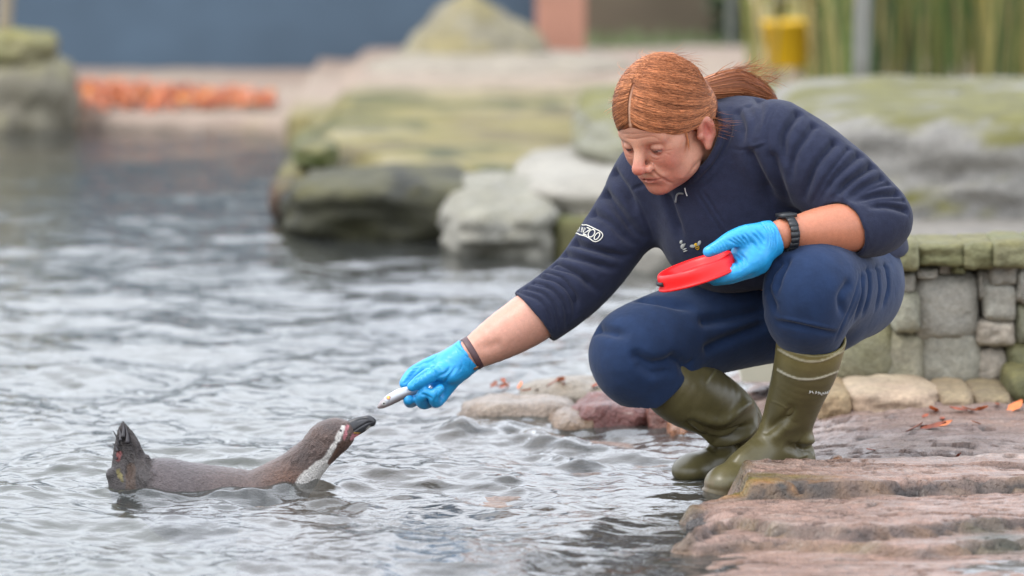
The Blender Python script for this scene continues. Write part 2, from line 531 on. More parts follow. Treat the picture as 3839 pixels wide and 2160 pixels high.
hd.mixc(rgb(92, 40, 36), np.clip(1.3 - np.linalg.norm((qa - [0, .092, -.0722]) / [.029, .02, .0022], axis=1), 0, 1) * .7)
de = np.linalg.norm(qa - np.array([.0315, .0720, -.0075]), axis=1)
onb = (de < .01285) & (q[:, 1] > .070)
hd.mixc(rgb(158, 140, 130), onb.astype(float))
# gaze: down and to the subject's right
for sx in (-1, 1):
    ec = np.array([sx * .0315, .0720, -.0075]); gz = np.array([-.16, .93, -.32]); gz /= np.linalg.norm(gz)
    dd = np.linalg.norm(q - (ec + gz * .0122), axis=1)
    hd.mixc(rgb(58, 42, 34), (onb & (dd < .0076)).astype(float))
    hd.mixc(rgb(12, 9, 8), (onb & (dd < .0036)).astype(float))
hd.mixc(rgb(120, 74, 60), ((de > .01285) & (de < .0143) & (np.abs(q[:, 2] + .0105) < .0040) & (q[:, 1] > .076)).astype(float) * .6)
hd.mixc(rgb(168, 112, 84), hd.mask_stroke([(480, 440), (600, 400), (720, 415), (860, 480)], .0048, c9, .8, True) * .35)
hd.mixc(rgb(168, 112, 84), hd.mask_stroke([(70, 440), (130, 460), (230, 480)], .0045, c9, .8, True) * .4)
hd.mixc(rgb(196, 122, 76), hd.mask_stroke([(1270, 330), (1270, 450), (1240, 600)], .007, c9, .8, True) * .5)
hd.C[:, :3] *= .84
fr = noise3(hd.V, 260, 3, 2)
hd.C[:, :3] *= (1 + .05 * noise3(hd.V, 45, 1, 3) + .03 * fr)[:, None]
stamp('head')

# ---- limbs and trunk (shared by skin and clothes) ---------------------------
R_SLV = px([(2455, 690, .20, .088), (2360, 810, .185, .077), (2215, 1012, .15, .070), (2100, 1120, .13, .0675), (1985, 1200, .12, .0665)])
R_FOR = px([(2130, 1085, .133, .054), (1990, 1193, .12, .0555), (1880, 1262, .108, .049), (1770, 1327, .10, .0345), (1740, 1345, .10, .034)])
L_SLV1 = px([(2905, 530, .02, .084), (3010, 595, .0, .088), (3130, 690, -.02, .088), (3240, 780, -.035, .080), (3292, 822, -.04, .068)])
L_SLV2 = px([(3292, 822, -.04, .064), (3240, 852, -.075, .063), (3150, 852, -.105, .0625)])
L_FOR = px([(3270, 850, -.06, .05), (3174, 852, -.1, .0515), (3070, 862, -.128, .046), (2965, 872, -.158, .0305), (2930, 878, -.166, .031)])
TORSO = [(P(2715, 570, .13), .104), (P(2845, 610, .16), .118), (P(2800, 700, .16), .16), (P(2700, 850, .14), .132), (P(2860, 860, .19), .145),
         (P(3010, 900, .22), .165), (P(3150, 980, .24), .150)]
L_LEG = px([(3170, 1075, .17, .112), (3130, 1075, .05, .112), (3075, 1075, -.08, .105), (3040, 1075, -.14, .098), (3025, 1130, -.145, .090), (3035, 1225, -.115, .072), (3030, 1300, -.09, .062)])
R_LEG = px([(3020, 1120, .30, .13), (2820, 1185, .24, .108), (2600, 1240, .17, .104), (2430, 1300, .09, .103), (2385, 1335, .07, .096)])
R_SHIN = px([(2385, 1335, .07, .096), (2405, 1390, .075, .086), (2470, 1440, .09, .080), (2560, 1510, .13, .064)])
R_CUT = (P(2482, 1436, .095), np.array([.62, .35, -.70]))

def body_sdf(p):
    d = None
    for c, r in TORSO:
        e = sph(p, c, r - .03); d = e if d is None else smin(d, e, .06)
    d = smin(d, chain(p, R_SLV, 2, -.024), .03)
    d = smin(d, chain(p, R_FOR, 4), .02)
    d = smin(d, chain(p, L_SLV1, 2, -.026), .03)
    d = smin(d, chain(p, L_FOR, 4), .02)
    d = smin(d, chain(p, L_LEG, 2, -.024), .03)
    d = smin(d, chain(p, R_LEG, 2, -.024), .03)
    d = smin(d, chain(p, R_SHIN, 2, -.045), .03)
    d = smin(d, rc(p, NECK_A, NECK_B, .050, .06), .02)
    return d
V, F = mesh_sdf(body_sdf, P(1700, 1400, 0) - [0.0, .35, .12], P(3420, 320, 0) + [0.02, .5, 0], .0052)
bd = Sculpt(V, F); bd.base(rgb(212, 156, 134))
dl = np.clip((bd.V[:, 0] - P(2800, 900, 0)[0]) / .05, 0, 1)
bd.mixc(rgb(196, 124, 92), dl * .9)
bd.C[:, :3] *= .82 * (1 + .07 * noise3(bd.V, 35, 4, 3))[:, None]
bd.stroke([(1045, 740), (1150, 730), (1300, 690)], .012, -.0035, c3)
# merge head + trunk into one skin mesh (they meet under the collar)
V2 = np.vstack([hd.V, bd.V]); F2 = np.vstack([hd.F, bd.F + len(hd.V)]); C2 = np.vstack([hd.C, bd.C])
skin = mat('skin', attr=True, rough=.42, noise=[(120, .93, 1.05), (650, .87, 1.08)], bump=[(700, .16, 3, .0012), (160, .12, 3, .002)], sss=.22, spec=.42)
part('body', V2, F2, skin, person, C2)
stamp('body')

# ---- fleece -----------------------------------------------------------------
NA = np.array([-.74, -.50, .42]); NA /= np.linalg.norm(NA)
COLC = P(2618, 545, .065)
def collar(p):
    q = p - COLC.astype(np.float32)
    t = q @ NA.astype(np.float32); r = np.linalg.norm(q - t[:, None] * NA.astype(np.float32), axis=1)
    w_ = .0835 + .010 * np.clip(-t / .06, 0, 2)
    return smax(np.abs(r - w_) - .0050, np.abs(t + .045) - .055, .004)
def jacket_sdf(p):
    d = None
    for c, r in TORSO:
        e = sph(p, c, r); d = e if d is None else smin(d, e, .07)
    d = smin(d, rc(p, P(2905, 540, .02), P(2760, 590, .10), .078, .10), .06)
    d = smin(d, rc(p, P(2465, 680, .19), P(2680, 680, .15), .085, .12), .06)
    # hem: the fleece ends above the lap
    d = smax(d, -plane(p, P(2800, 1098, .10), (-.20, 0, 1)), .015)
    rs = chain(p, R_SLV, 5)
    ax = R_SLV[-1, :3] - R_SLV[-3, :3]
    rs = smax(rs, plane(p, P(2000, 1186, .12), ax), .006)
    d = smin(d, rs, .045)
    ls = chain(p, L_SLV1, 5)
    l2 = chain(p, L_SLV2, 4)
    l2 = smax(l2, plane(p, P(3172, 852, -.1), P(3172, 852, -.1) - P(3262, 815, -.062)), .005)
    ls = smin(ls, l2, .03)
    d = smin(d, ls, .035)
    d = smin(d, collar(p), .02)
    # room for the wrists and the neck
    d = smax(d, -chain(p, R_FOR, 4, .0015), .003)
    d = smax(d, -chain(p, L_FOR, 4, .0015), .003)
    d = smax(d, -rc(p, COLC - NA * .02, COLC + NA * .16, .0745, .075), .004)
    return d
V, F = mesh_sdf(jacket_sdf, P(1900, 1330, 0) - [0.0, .27, 0], P(3430, 320, 0) + [0.02, .5, 0], .0029)
jk = Sculpt(V, F)
ST = jk.stroke
FOLD = 1.0
def folds(sc_, conv, lst, w, amp):
    """each crease: a valley with a soft ridge on one side"""
    for pts in lst:
        q = sc_.on([conv(*z) for z in pts])
        if q is None: continue
        k_ = .75 + .5 * random.random()
        sc_.stroke3(q, w, -amp * 2.0 * k_ * FOLD, 'end')
# left sleeve
folds(jk, c2, [[(1240, 400), (1110, 570), (1040, 780)], [(1400, 480), (1240, 630), (1130, 800)], [(1480, 550), (1340, 650), (1210, 780)],
               [(1580, 610), (1420, 690), (1290, 785)], [(1650, 720), (1500, 735), (1340, 785)], [(1700, 830), (1580, 800), (1430, 810)],
               [(1110, 290), (990, 470), (960, 660)], [(1010, 210), (920, 360), (930, 560)]], .0085, .0075)
folds(jk, c2, [[(1330, 440), (1190, 620), (1090, 800)], [(1630, 650), (1450, 705), (1310, 790)], [(1690, 770), (1540, 765), (1390, 800)]], .0050, .0040)
for s in ([(890, 140), (835, 250), (815, 400), (850, 540), (900, 640)], [(860, 150), (805, 260), (795, 400)], [(560, 440), (690, 447), (815, 410)],
          [(1335, 790), (1420, 930), (1475, 1085)]):
    ST(s, .0028, -.0026, c2)
ST([(690, 430), (750, 415), (810, 392)], .004, .003, c2)
folds(jk, c2, [[(690, 160), (720, 260), (700, 400)], [(760, 120), (760, 260), (740, 370)], [(620, 200), (650, 330), (640, 420)]], .010, .005)
# right sleeve
folds(jk, c8, [[(70, 1035), (200, 1085), (280, 1180), (320, 1350)], [(100, 1005), (240, 1050), (330, 1160), (365, 1330)], [(150, 970), (300, 1020), (400, 1150), (410, 1300)]], .0050, .0042)
folds(jk, c8, [[(215, 915), (360, 960), (460, 1080), (470, 1220)], [(290, 850), (450, 900), (600, 1020), (640, 1070)], [(350, 770), (520, 820), (700, 880), (780, 880)],
               [(420, 690), (600, 750), (780, 800), (860, 780)]], .0080, .0072)
folds(jk, c8, [[(520, 480), (680, 560), (850, 700), (930, 720)], [(640, 350), (760, 490), (880, 640), (960, 690)], [(720, 230), (800, 340), (900, 520)]], .0100, .0085)
ST([(840, 350), (890, 330), (940, 310)], .004, -.004, c8)
ST([(830, 340), (900, 460), (960, 600), (990, 700)], .0035, -.004, c8)
# chest: zip placket, hanging folds
for s in ([(345, 700), (430, 830), (520, 970), (560, 1040)], [(385, 690), (465, 810), (560, 960)]): ST(s, .003, -.003, c2)
folds(jk, c2, [[(170, 760), (220, 900), (270, 1030)], [(850, 500), (900, 700), (960, 800)], [(700, 480), (780, 640), (860, 800)]], .012, .008)
ST([(1200, 560), (1195, 700), (1180, 810), (1090, 1010), (940, 1170), (850, 1235)], .006, -.009, c1)
ST([(1140, 600), (1140, 760), (1060, 960), (920, 1120), (830, 1190)], .010, .006, c1)
ST([(560, 470), (500, 600), (380, 700)], .004, -.003, c2)
N = vnormals(jk.V, jk.F)
jk.V += N * (.0022 * noise3(jk.V, 14, 5, 3) + .0008 * noise3(jk.V, 50, 6, 2))[:, None]
jk.V = smooth(jk.V, jk.F, 1, .4)
fleece = mat('navy_fleece', rgb(40, 44, 62), rough=.95, noise=[(60, .88, 1.1), (700, .8, 1.2)], bump=[(900, .5, 3, .0015), (240, .3, 3, .003)], sheen=.10, spec=.12)
jacket = part('fleece_jacket', jk.V, jk.F, fleece, person)
stamp('jacket')

# ---- trousers ---------------------------------------------------------------
def trousers_sdf(p):
    d = chain(p, L_LEG, 5)
    d = smin(d, chain(p, R_LEG, 5), .04)
    d = smin(d, smax(chain(p, R_SHIN, 5), plane(p, *R_CUT), .008), .02)
    d = smin(d, smax(rc(p, P(2520, 1330, .10), P(2560, 1390, .11), .05, .05), plane(p, *R_CUT), .008), .03)
    d = smin(d, sph(p, P(3170, 1040, .21), .118), .05)
    d = smin(d, sph(p, P(3110, 1080, .30), .12), .06)
    d = smin(d, rc(p, P(3230, 1095, .12), P(3120, 1200, .02), .072, .062), .05)
    # knee flap hanging over the boot
    d = smin(d, ell(p, P(3030, 1180, -.13), (.088, .085, .075)), .02)
    return d
V, F = mesh_sdf(trousers_sdf, P(2190, 1540, 0) - [0, .29, 0], P(3400, 830, 0) + [.05, .5, 0], .0040)
tr = Sculpt(V, F); ST = tr.stroke; FOLD = .8
ST([(1040, 400), (1120, 412), (1220, 432), (1310, 452), (1365, 462)], .004, .0045, c6)
ST([(1040, 425), (1120, 436), (1220, 456), (1310, 476), (1365, 486)], .007, -.0075, c6)
ST([(1480, 165), (1470, 240), (1440, 330), (1390, 440), (1350, 530)], .004, -.004, c6)
ST([(1500, 170), (1490, 250), (1460, 340), (1410, 450)], .005, .003, c6)
ST([(1470, 168), (1560, 145), (1650, 112)], .004, -.0035, c6)
folds(tr, c6, [[(1530, 160), (1535, 270), (1500, 400)], [(1575, 150), (1585, 260), (1560, 380)], [(1620, 140), (1630, 250), (1600, 360)], [(1500, 190), (1490, 320), (1450, 430)]], .008, .006)
folds(tr, c6, [[(1060, 120), (1020, 180), (1000, 260)], [(1100, 110), (1060, 200), (1040, 300)], [(1420, 230), (1380, 300), (1400, 400)], [(1000, 260), (1030, 330), (1050, 390)]], .010, .008)
folds(tr, c6, [[(350, 650), (420, 690), (540, 670)], [(330, 600), (420, 640), (560, 610)], [(520, 610), (560, 640), (600, 700)], [(240, 300), (420, 310), (640, 360)],
               [(110, 460), (180, 470), (300, 500)], [(700, 560), (840, 500), (1000, 440)], [(680, 420), (830, 400), (1000, 360)]], .012, .009)
ST([(110, 450), (240, 340), (420, 255)], .004, -.003, c6)
ST([(570, 700), (600, 640), (625, 620)], .006, -.005, c6)
N = vnormals(tr.V, tr.F)
tr.V += N * (.0030 * noise3(tr.V, 11, 8, 3))[:, None]
tr.V = smooth(tr.V, tr.F, 1, .4)
cotton = mat('navy_cotton', rgb(27, 45, 75), rough=.85, noise=[(30, .85, 1.12), (1200, .82, 1.18)], bump=[(1500, .35, 2, .001), (90, .25, 3, .004)], sheen=.12, spec=.2)
part('trousers', tr.V, tr.F, cotton, person)
stamp('trousers')

# ---- boots -------------------------------------------------------------------
rubber = mat('green_rubber', attr=True, rough=.36, noise=[(25, .88, 1.1), (300, .93, 1.07)], bump=[(500, .08, 3, .001)], spec=.45)
OLIVE = rgb(88, 81, 52)
def shell_cut(d, p, rows, off, c, n):
    d = smax(d, plane(p, c, n), .003)
    return smax(d, -chain(p, rows[:3], 4, -off), .002)
LB = px([(3043, 1268, -.105, .0725), (3022, 1370, -.085, .0675), (2985, 1480, -.045, .0590), (2952, 1590, .0, .0535), (2945, 1680, .03, .0500)])
l_heel, l_toe = P(2968, 1735, .045), P(2700, 1812, -.10)
def lboot(p):
    d = chain(p, LB, 5)
    d = shell_cut(d, p, LB, .007, P(3045, 1262, -.105), LB[0, :3] - LB[2, :3] + np.array([-.02, 0, 0]))
    d = smin(d, ell(p, P(2980, 1728, .045), (.043, .05, .042)), .03)
    ft = rc(p, P(2920, 1722, .02), P(2745, 1806, -.085), .044, .037)
    ft = smin(ft, ell(p, P(2722, 1812, -.092), (.046, .052, .036)), .02)
    d = smin(d, ft, .035)
    d = smin(d, rc(p, P(2930, 1640, .0), P(2800, 1745, -.05), .040, .036), .03)
    # sole
    sz = l_toe[2] - .022
    f1 = np.array([1, 1, .001], np.float32)
    so = smax(rc(p * f1, P(2950, 1735, .035) * f1, P(2722, 1815, -.092) * f1, .0430, .0510), np.abs(p[:, 2] - sz) - .012, .006)
    d = smax(d, -(p[:, 2] - sz + .004), .004)
    d = smin(d, so, .003)
    return d
V, F = mesh_sdf(lboot, P(2600, 1900, 0) - [0, .24, .02], P(3210, 1180, 0) + [.01, .17, .0], .0030)
lb = Sculpt(V, F); ST = lb.stroke
ST([(1150, 1052), (1180, 1080), (1215, 1088), (1240, 1075)], .008, -.017, c6)
ST([(1090, 1055), (1150, 1085), (1200, 1110)], .010, -.010, c6)
ST([(1180, 1030), (1220, 1035), (1240, 1050)], .014, .012, c6)
ST([(985, 1010), (1040, 960), (1100, 920), (1130, 880), (1110, 850)], .009, -.008, c6)
ST([(1000, 1040), (1070, 1000), (1130, 940)], .014, .009, c6)
ST([(1010, 830), (1070, 850), (1120, 890), (1125, 960), (1090, 1050)], .0025, .0016, c6)
ST([(960, 1040), (900, 1090), (830, 1150)], .012, .006, c6)
ST([(1130, 1180), (1200, 1150), (1240, 1110)], .009, -.008, c6)
for s in ([(1058, 565), (1120, 600), (1200, 626), (1290, 622), (1392, 576)], [(1056, 672), (1110, 700), (1180, 720), (1270, 714), (1366, 680)]):
    ST(s, .0026, .0022, c6, taper=False)
ST([(1060, 480), (1120, 510), (1220, 535), (1320, 530), (1415, 492)], .004, .003, c6, taper=False)
lb.base(OLIVE)
for s in ([(1058, 565), (1120, 600), (1200, 626), (1290, 622), (1392, 576)], [(1056, 672), (1110, 700), (1180, 720), (1270, 714), (1366, 680)]):
    lb.mixc(rgb(196, 192, 172), lb.mask_stroke(s, .0036, c6, .6) * .95)
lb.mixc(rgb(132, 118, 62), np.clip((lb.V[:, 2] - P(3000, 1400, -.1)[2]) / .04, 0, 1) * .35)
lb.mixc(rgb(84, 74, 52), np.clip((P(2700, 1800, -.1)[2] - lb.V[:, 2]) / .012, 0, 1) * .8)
mud = np.clip(noise3(lb.V, 40, 21, 3) * 2.2 - .2, 0, 1) * np.clip((P(2800, 1740, -.05)[2] - lb.V[:, 2]) / .03, 0, 1)
lb.mixc(rgb(110, 88, 64), mud * .6)
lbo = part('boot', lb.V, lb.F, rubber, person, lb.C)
# worn white lettering on the shaft
bl = []
for i, (x, y, sl) in enumerate([(1222, 786, 4), (1236, 787, -5), (1252, 789, 6), (1266, 792, 3), (1278, 795, -6), (1288, 794, 5), (1299, 792, 7), (1309, 789, 7), (1318, 785, 6)]):
    for k in range(2):
        a = c6(x - sl * .6 + k * 4, y + 8 - k * 2); b = c6(x + sl * .6 + k * 4, y - 7 + k * 5)
        h0, h1 = lb.hit(*a), lb.hit(*b)
        if h0[0] is None or h1[0] is None: continue
        bl.append(tube(np.array([h0[0] + h0[1] * .0006, h1[0] + h1[1] * .0006]), .0008, 4))
white = mat('white_print', rgb(214, 214, 206), rough=.7)
if bl: part('lettering', *join(bl), white, lbo)

RB = px([(2470, 1392, .082, .066), (2565, 1462, .112, .0765), (2690, 1530, .165, .068), (2762, 1600, .215, .060), (2765, 1680, .235, .050)])
def rboot(p):
    d = chain(p, RB, 5)
    d = shell_cut(d, p, RB, .008, P(2475, 1392, .082), RB[0, :3] - RB[2, :3])
    d = smin(d, ell(p, P(2785, 1718, .25), (.043, .05, .042)), .03)
    ft = rc(p, P(2740, 1725, .235), P(2610, 1757, .165), .044, .034)
    ft = smin(ft, ell(p, P(2592, 1764, .155), (.043, .05, .030)), .02)
    d = smin(d, ft, .03)
    return smax(d, -(p[:, 2] + .03), .004)
V, F = mesh_sdf(rboot, P(2400, 1850, 0) - [0, .02, .02], P(2900, 1300, 0) + [.05, .36, .05], .0032)
rb = Sculpt(V, F); ST = rb.stroke
ST([(580, 935), (680, 990), (760, 1010), (850, 990), (930, 950)], .011, -.018, c6)
ST([(600, 900), (760, 940), (880, 860), (960, 830)], .012, .011, c6)
ST([(680, 1010), (740, 1040), (830, 1030), (960, 960)], .014, .013, c6)
ST([(690, 1060), (760, 1080), (860, 1070)], .010, -.016, c6)
ST([(930, 810), (950, 880), (970, 940), (960, 1000)], .003, -.003, c6)
ST([(680, 740), (720, 680), (745, 640)], .003, .002, c6)
rb.base(OLIVE)
rb.mixc(rgb(120, 116, 74), rb.mask_stroke([(690, 740), (730, 690), (760, 640)], .003, c6, .5) * .6)
part('boot', rb.V, rb.F, rubber, person, rb.C)
stamp('boots')

# ---- gloves -------------------------------------------------------------------
nitrile = mat('blue_nitrile', rgb(38, 150, 208), rough=.38, noise=[(60, .92, 1.06)], bump=[(180, .25, 3, .002), (420, .15, 3, .001)], sss=.08, sss_radius=(.2, .5, 1), spec=.5)
def glove(rows_list, k, cuffc, cuffn, conv_strokes, hname):
    A = [px(r) for r in rows_list]
    def f(p):
        d = None
        for r in A:
            e = chain(p, r, 4); d = e if d is None else smin(d, e, k)
        return smax(d, plane(p, cuffc, cuffn), .002)
    allp = np.vstack([a[:, :3] for a in A])
    V, F = mesh_sdf(f, allp.min(0) - .05, allp.max(0) + .05, .0017)
    g = Sculpt(V, F)
    for conv, lst, w, amp in conv_strokes:
        for s in lst: g.stroke(s, w * 1.6, amp * 2.6, conv)
    N = vnormals(g.V, g.F)
    g.V += N * (.0006 * noise3(g.V, 90, 31, 3))[:, None]
    return part('glove', g.V, g.F, nitrile, person), g
R_HAND = [
    [(1785, 1312, .10, .038), (1745, 1340, .10, .0375), (1700, 1375, .102, .038), (1655, 1405, .107, .033)],
    [(1700, 1350, .112, .026), (1620, 1372, .122, .0205), (1548, 1402, .126, .0150), (1517, 1438, .112, .0115)],
    [(1690, 1400, .078, .022), (1640, 1395, .066, .0185), (1585, 1422, .062, .0150), (1545, 1449, .066, .0108)],
    [(1670, 1415, .128, .022), (1590, 1470, .142, .0165), (1542, 1505, .125, .0135), (1532, 1498, .090, .0120)],
    [(1680, 1420, .115, .023), (1625, 1488, .122, .0165), (1588, 1510, .100, .0145), (1578, 1488, .072, .0120), (1598, 1470, .062, .0105)],
    [(1690, 1415, .098, .022), (1658, 1480, .098, .0150), (1634, 1507, .082, .0130), (1628, 1482, .060, .0115), (1650, 1458, .060, .0100)]]
wr = []
for i in range(9):
    wr.append([(850 + i * 14, 690 + i * 10), (900 + i * 12, 780 + i * 8), (930 + i * 8, 880 + i * 5), (900 + i * 11, 960 + i * 2)])
rg_st = [(c3, wr[::2], .0016, -.0011), (c3, wr[1::2], .0018, .0011),
         (c3, [[(470 + i * 36, 1080 - i * 26), (500 + i * 36, 1010 - i * 24), (560 + i * 34, 990 - i * 22)] for i in range(6)], .0013, -.0008),
         (c3, [[(380 + i * 22, 1060 - i * 30), (420 + i * 24, 1040 - i * 30), (470 + i * 22, 1010 - i * 30)] for i in range(6)], .0013, -.0008),
         (c3, [[(610, 900), (680, 960), (700, 1040)], [(640, 870), (720, 900), (760, 960)], [(700, 1000), (780, 960), (830, 900)], [(760, 1060), (820, 980), (870, 900)], [(560, 880), (640, 850), (700, 800)]], .0022, -.0013),
         (c3, [[(545, 1150), (600, 1170), (660, 1200)], [(690, 1100), (700, 1160), (690, 1220)]], .002, -.0012)]
rglove, rgs = glove(R_HAND, .009, P(1762, 1330, .10), P(1785, 1312, .10) - P(1700, 1375, .102), rg_st, 'r')
L_HAND = [
    [(2960, 872, -.16, .0345), (2915, 885, -.168, .0350), (2865, 910, -.178, .0400), (2815, 955, -.190, .0400), (2800, 975, -.19, .036)],
    [(2870, 880, -.185, .026), (2800, 885, -.205, .0235), (2745, 897, -.222, .0180), (2695, 925, -.233, .0145), (2657, 944, -.236, .0118)],
    [(2835, 965, -.205, .027), (2790, 1000, -.222, .0195), (2740, 1025, -.230, .0165), (2690, 1038, -.228, .0145), (2655, 1040, -.215, .0115)],
    [(2840, 985, -.185, .026), (2800, 1010, -.192, .019), (2740, 1037, -.190, .0155), (2680, 1048, -.182, .013)],
    [(2845, 975, -.165, .026), (2790, 1008, -.160, .018), (2735, 1035, -.158, .0150), (2680, 1045, -.150, .012)],
    [(2850, 965, -.150, .024), (2800, 1000, -.135, .016), (2750, 1025, -.130, .0135), (2710, 1036, -.128, .011)]]
lg_st = [(c4, [[(1640 + i * 22, 400 + i * 6), (1700 + i * 22, 480 + i * 8), (1750 + i * 16, 600 + i * 10), (1740 + i * 18, 760 + i * 6)] for i in range(0, 8, 2)], .0016, -.0012),
         (c4, [[(1640 + i * 22, 400 + i * 6), (1700 + i * 22, 480 + i * 8), (1750 + i * 16, 600 + i * 10), (1740 + i * 18, 760 + i * 6)] for i in range(1, 8, 2)], .0018, .0012),
         (c4, [[(1180 + i * 60, 640 - i * 22), (1270 + i * 55, 690 - i * 10), (1350 + i * 40, 740)] for i in range(5)], .0016, -.0010),
         (c4, [[(1500, 540), (1600, 640), (1680, 760)], [(1560, 500), (1660, 620), (1700, 700)], [(1360, 530), (1420, 680)], [(1280, 850), (1380, 930), (1420, 1030)], [(1330, 830), (1430, 910), (1460, 1000)],
              [(1500, 660), (1580, 740), (1640, 830)], [(1230, 900), (1330, 990), (1370, 1070)]], .0018, -.0012),
         (c4, [[(960 + i * 40, 740 - i * 24), (1000 + i * 40, 780 - i * 16), (1010 + i * 44, 830 - i * 14)] for i in range(5)], .0012, -.0007),
         (c4, [[(1060 + i * 50, 1060 - i * 34), (1110 + i * 46, 1100 - i * 26), (1130 + i * 46, 1150 - i * 20)] for i in range(4)], .0014, -.0008)]
lglove, lgs = glove(L_HAND, .010, P(2907, 886, -.168), P(2960, 872, -.16) - P(2865, 910, -.178), lg_st, 'l')
stamp('gloves')

# ---- hair ----------------------------------------------------------------------
HAIR_C, HAIR_R = np.array([0, -.013, .038]), np.array([.0845, .1065, .0935])
TIE = np.array([.010, -.118, .000])
def hair_sdf(p):
    q = w2h(p)
    d = ell(q, HAIR_C, HAIR_R)
    cutz = q[:, 2] * .90 - q[:, 1] * .44 - .0010 + .018 * np.clip((np.abs(q[:, 0]) - .006) / .06, 0, 1) * np.clip((q[:, 1] + .01) / .02, 0, 1) + .0022 * noise3(q, 60, 5, 2)
    d = smax(d, -cutz, .005)
    # part line groove
    d = smax(d, -rc(q, (0, .095, .060), (0, .065, .115), .0024, .0020), .006)
    # behind the ear and nape
    d = smin(d, ell(q, (.052, -.058, -.004), (.028, .050, .040)), .02)
    d = smin(d, ell(q, (-.052, -.058, -.004), (.028, .050, .040)), .02)
    d = smin(d, sph(q, TIE, .020), .03)
    pt = chain(p, PONY, 5)
    return smin(d, pt, .012)
tw = h2w(TIE)
PONY = np.array([list(tw) + [.019], list(P(2735, 322, .165)) + [.033], list(P(2800, 335, .185)) + [.032], list(P(2860, 356, .20)) + [.020], list(P(2905, 372, .21)) + [.006]])
V, F = mesh_sdf(hair_sdf, HC - [.15, .14, .12], HC + [.28, .30, .19], .0022)
hs = Sculpt(V, F)
hs.base(rgb(112, 62, 34))
qh = w2h(hs.V.astype(np.float32))
hs.mixc(rgb(190, 148, 122), np.clip(1.4 - np.abs(qh[:, 0]) / .0034, 0, 1) * .9 * np.clip((qh[:, 1] - .045) / .03, 0, 1) * (qh[:, 2] > .04))
# the hair flow: parted, swept to the tie
def hair_path(s, side, lat, n=16, lift=1.0, jit=0.0):
    a = R(13) + s * R(120)                                  # along the part, front to crown
    S = np.array([side * .042 if s < .38 else side * .02 + .10 * math.sin(s * 997 + lat * 313), math.cos(a), math.sin(a)])
    fr_ = 1 - s
    Cc = np.array([side * (1.0 - .35 * s), .62 * fr_ - .25, -.42 + 1.25 * s + lat * .30])
    if s < .999: Cc[1] += lat * .25
    G = (TIE - HAIR_C) / HAIR_R; G[0] += side * .10; G[2] += lat * .12 - .02
    t = np.linspace(0, 1, n)[:, None]
    D = (1 - t) ** 2 * S + 2 * t * (1 - t) * Cc * 1.25 + t * t * G
    D /= np.linalg.norm(D, axis=1, keepdims=True)
    rr = lift + .012 * np.sin(t * 9 + s * 31 + lat * 17) * jit
    return h2w(HAIR_C + HAIR_R * D * rr)
def strands(paths, r0, seed, keys=None):
    """three-sided hairs, tapered"""
    rg_ = np.random.default_rng(seed); parts = []
    V = []; F = []; C = []; o = 0
    for ip, pth in enumerate(paths):
        m = len(pth)
        rad = r0 * (0.7 + .6 * rg_.random()) * np.clip(np.minimum(1, (1.02 - np.linspace(0, 1, m)) * 4), .15, 1)
        tan = np.gradient(pth, axis=0); tan /= np.maximum(np.linalg.norm(tan, axis=1, keepdims=True), 1e-9)
        u = np.cross(tan, [.3, .5, .8]); u /= np.maximum(np.linalg.norm(u, axis=1, keepdims=True), 1e-9); v_ = np.cross(tan, u)
        base = o
        for k in range(3):
            a = k * 2.0944
            V.append(pth + rad[:, None] * (math.cos(a) * u + math.sin(a) * v_))
        i = np.arange(m - 1)
        for k in range(3):
            k2 = (k + 1) % 3
            F.append(np.stack([base + k * m + i, base + k2 * m + i, base + k2 * m + i + 1, base + k * m + i + 1], 1))
        c = np.clip((.5 if keys is None else .5 + .13 * math.sin(keys[ip] * 230) + .13 * math.sin(keys[ip] * 57 + 1)) + .9 * (rg_.random() - .5), 0, 1); col = np.array(rgb(122, 70, 42)) * (1 - c) + np.array(rgb(196, 130, 88)) * c
        col = col * (0.6 + .75 * c * .6 + .4 * rg_.random())
        C.append(np.tile(np.r_[col, 1], (3 * m, 1)))
        o += 3 * m
    return np.vstack(V), np.vstack(F), np.vstack(C)
rg_ = np.random.default_rng(5)
paths = []; keys = []
for i in range(4600):
    s = rg_.random(); side = 1 if rg_.random() < .62 else -1
    lat = (rg_.random() * 2 - 1) * .22
    if s < .06: lat -= .25 * rg_.random()
    keys.append(s + side * 3 + lat * .05)
    paths.append(hair_path(s, side, lat, 14, 1.0 + .022 * rg_.random(), 1.0))
bvh = hs.bvh()
for i in range(len(paths)):                                # lay them on the hair surface
    pth = paths[i]
    for k in range(len(pth)):
        loc, nor, j, dist = bvh.find_nearest(Vector(pth[k]))
        pth[k] = np.array(loc) + np.array(nor) * (.0002 + .0022 * rg_.random() ** 2)
for i in range(1500):                                      # pony tail
    off = rg_.normal(size=3) * .5; b = rg_.random()
    rows = spline(PONY, 4).copy(); m = len(rows); t = np.linspace(0, 1, m)
    dv = off / max(1.0, np.linalg.norm(off)); 
    wob = np.stack([np.sin(t * 5 + 6 * rg_.random()) * .004 for _ in range(3)], 1)
    pth = rows[:, :3] + dv[None] * rows[:, 3:4] * 1.02 + wob * t[:, None]
    pth = pth + (t ** 2)[:, None] * rg_.normal(size=3) * .004
    paths.append(pth[: int(m * (.75 + .25 * b))]); keys.append(off[0] * .2 + off[2] * .3)
fly = []
for i in range(260):                                       # soft edge along the hair line
    side = 1 if rg_.random() < .6 else -1
    pth = hair_path(.02 * rg_.random(), side, -.05 - .34 * rg_.random() ** 1.5, 18, .985 + .02 * rg_.random(), 1.0)
    k0 = int(rg_.integers(0, 7)); fly.append(pth[k0:k0 + 8])
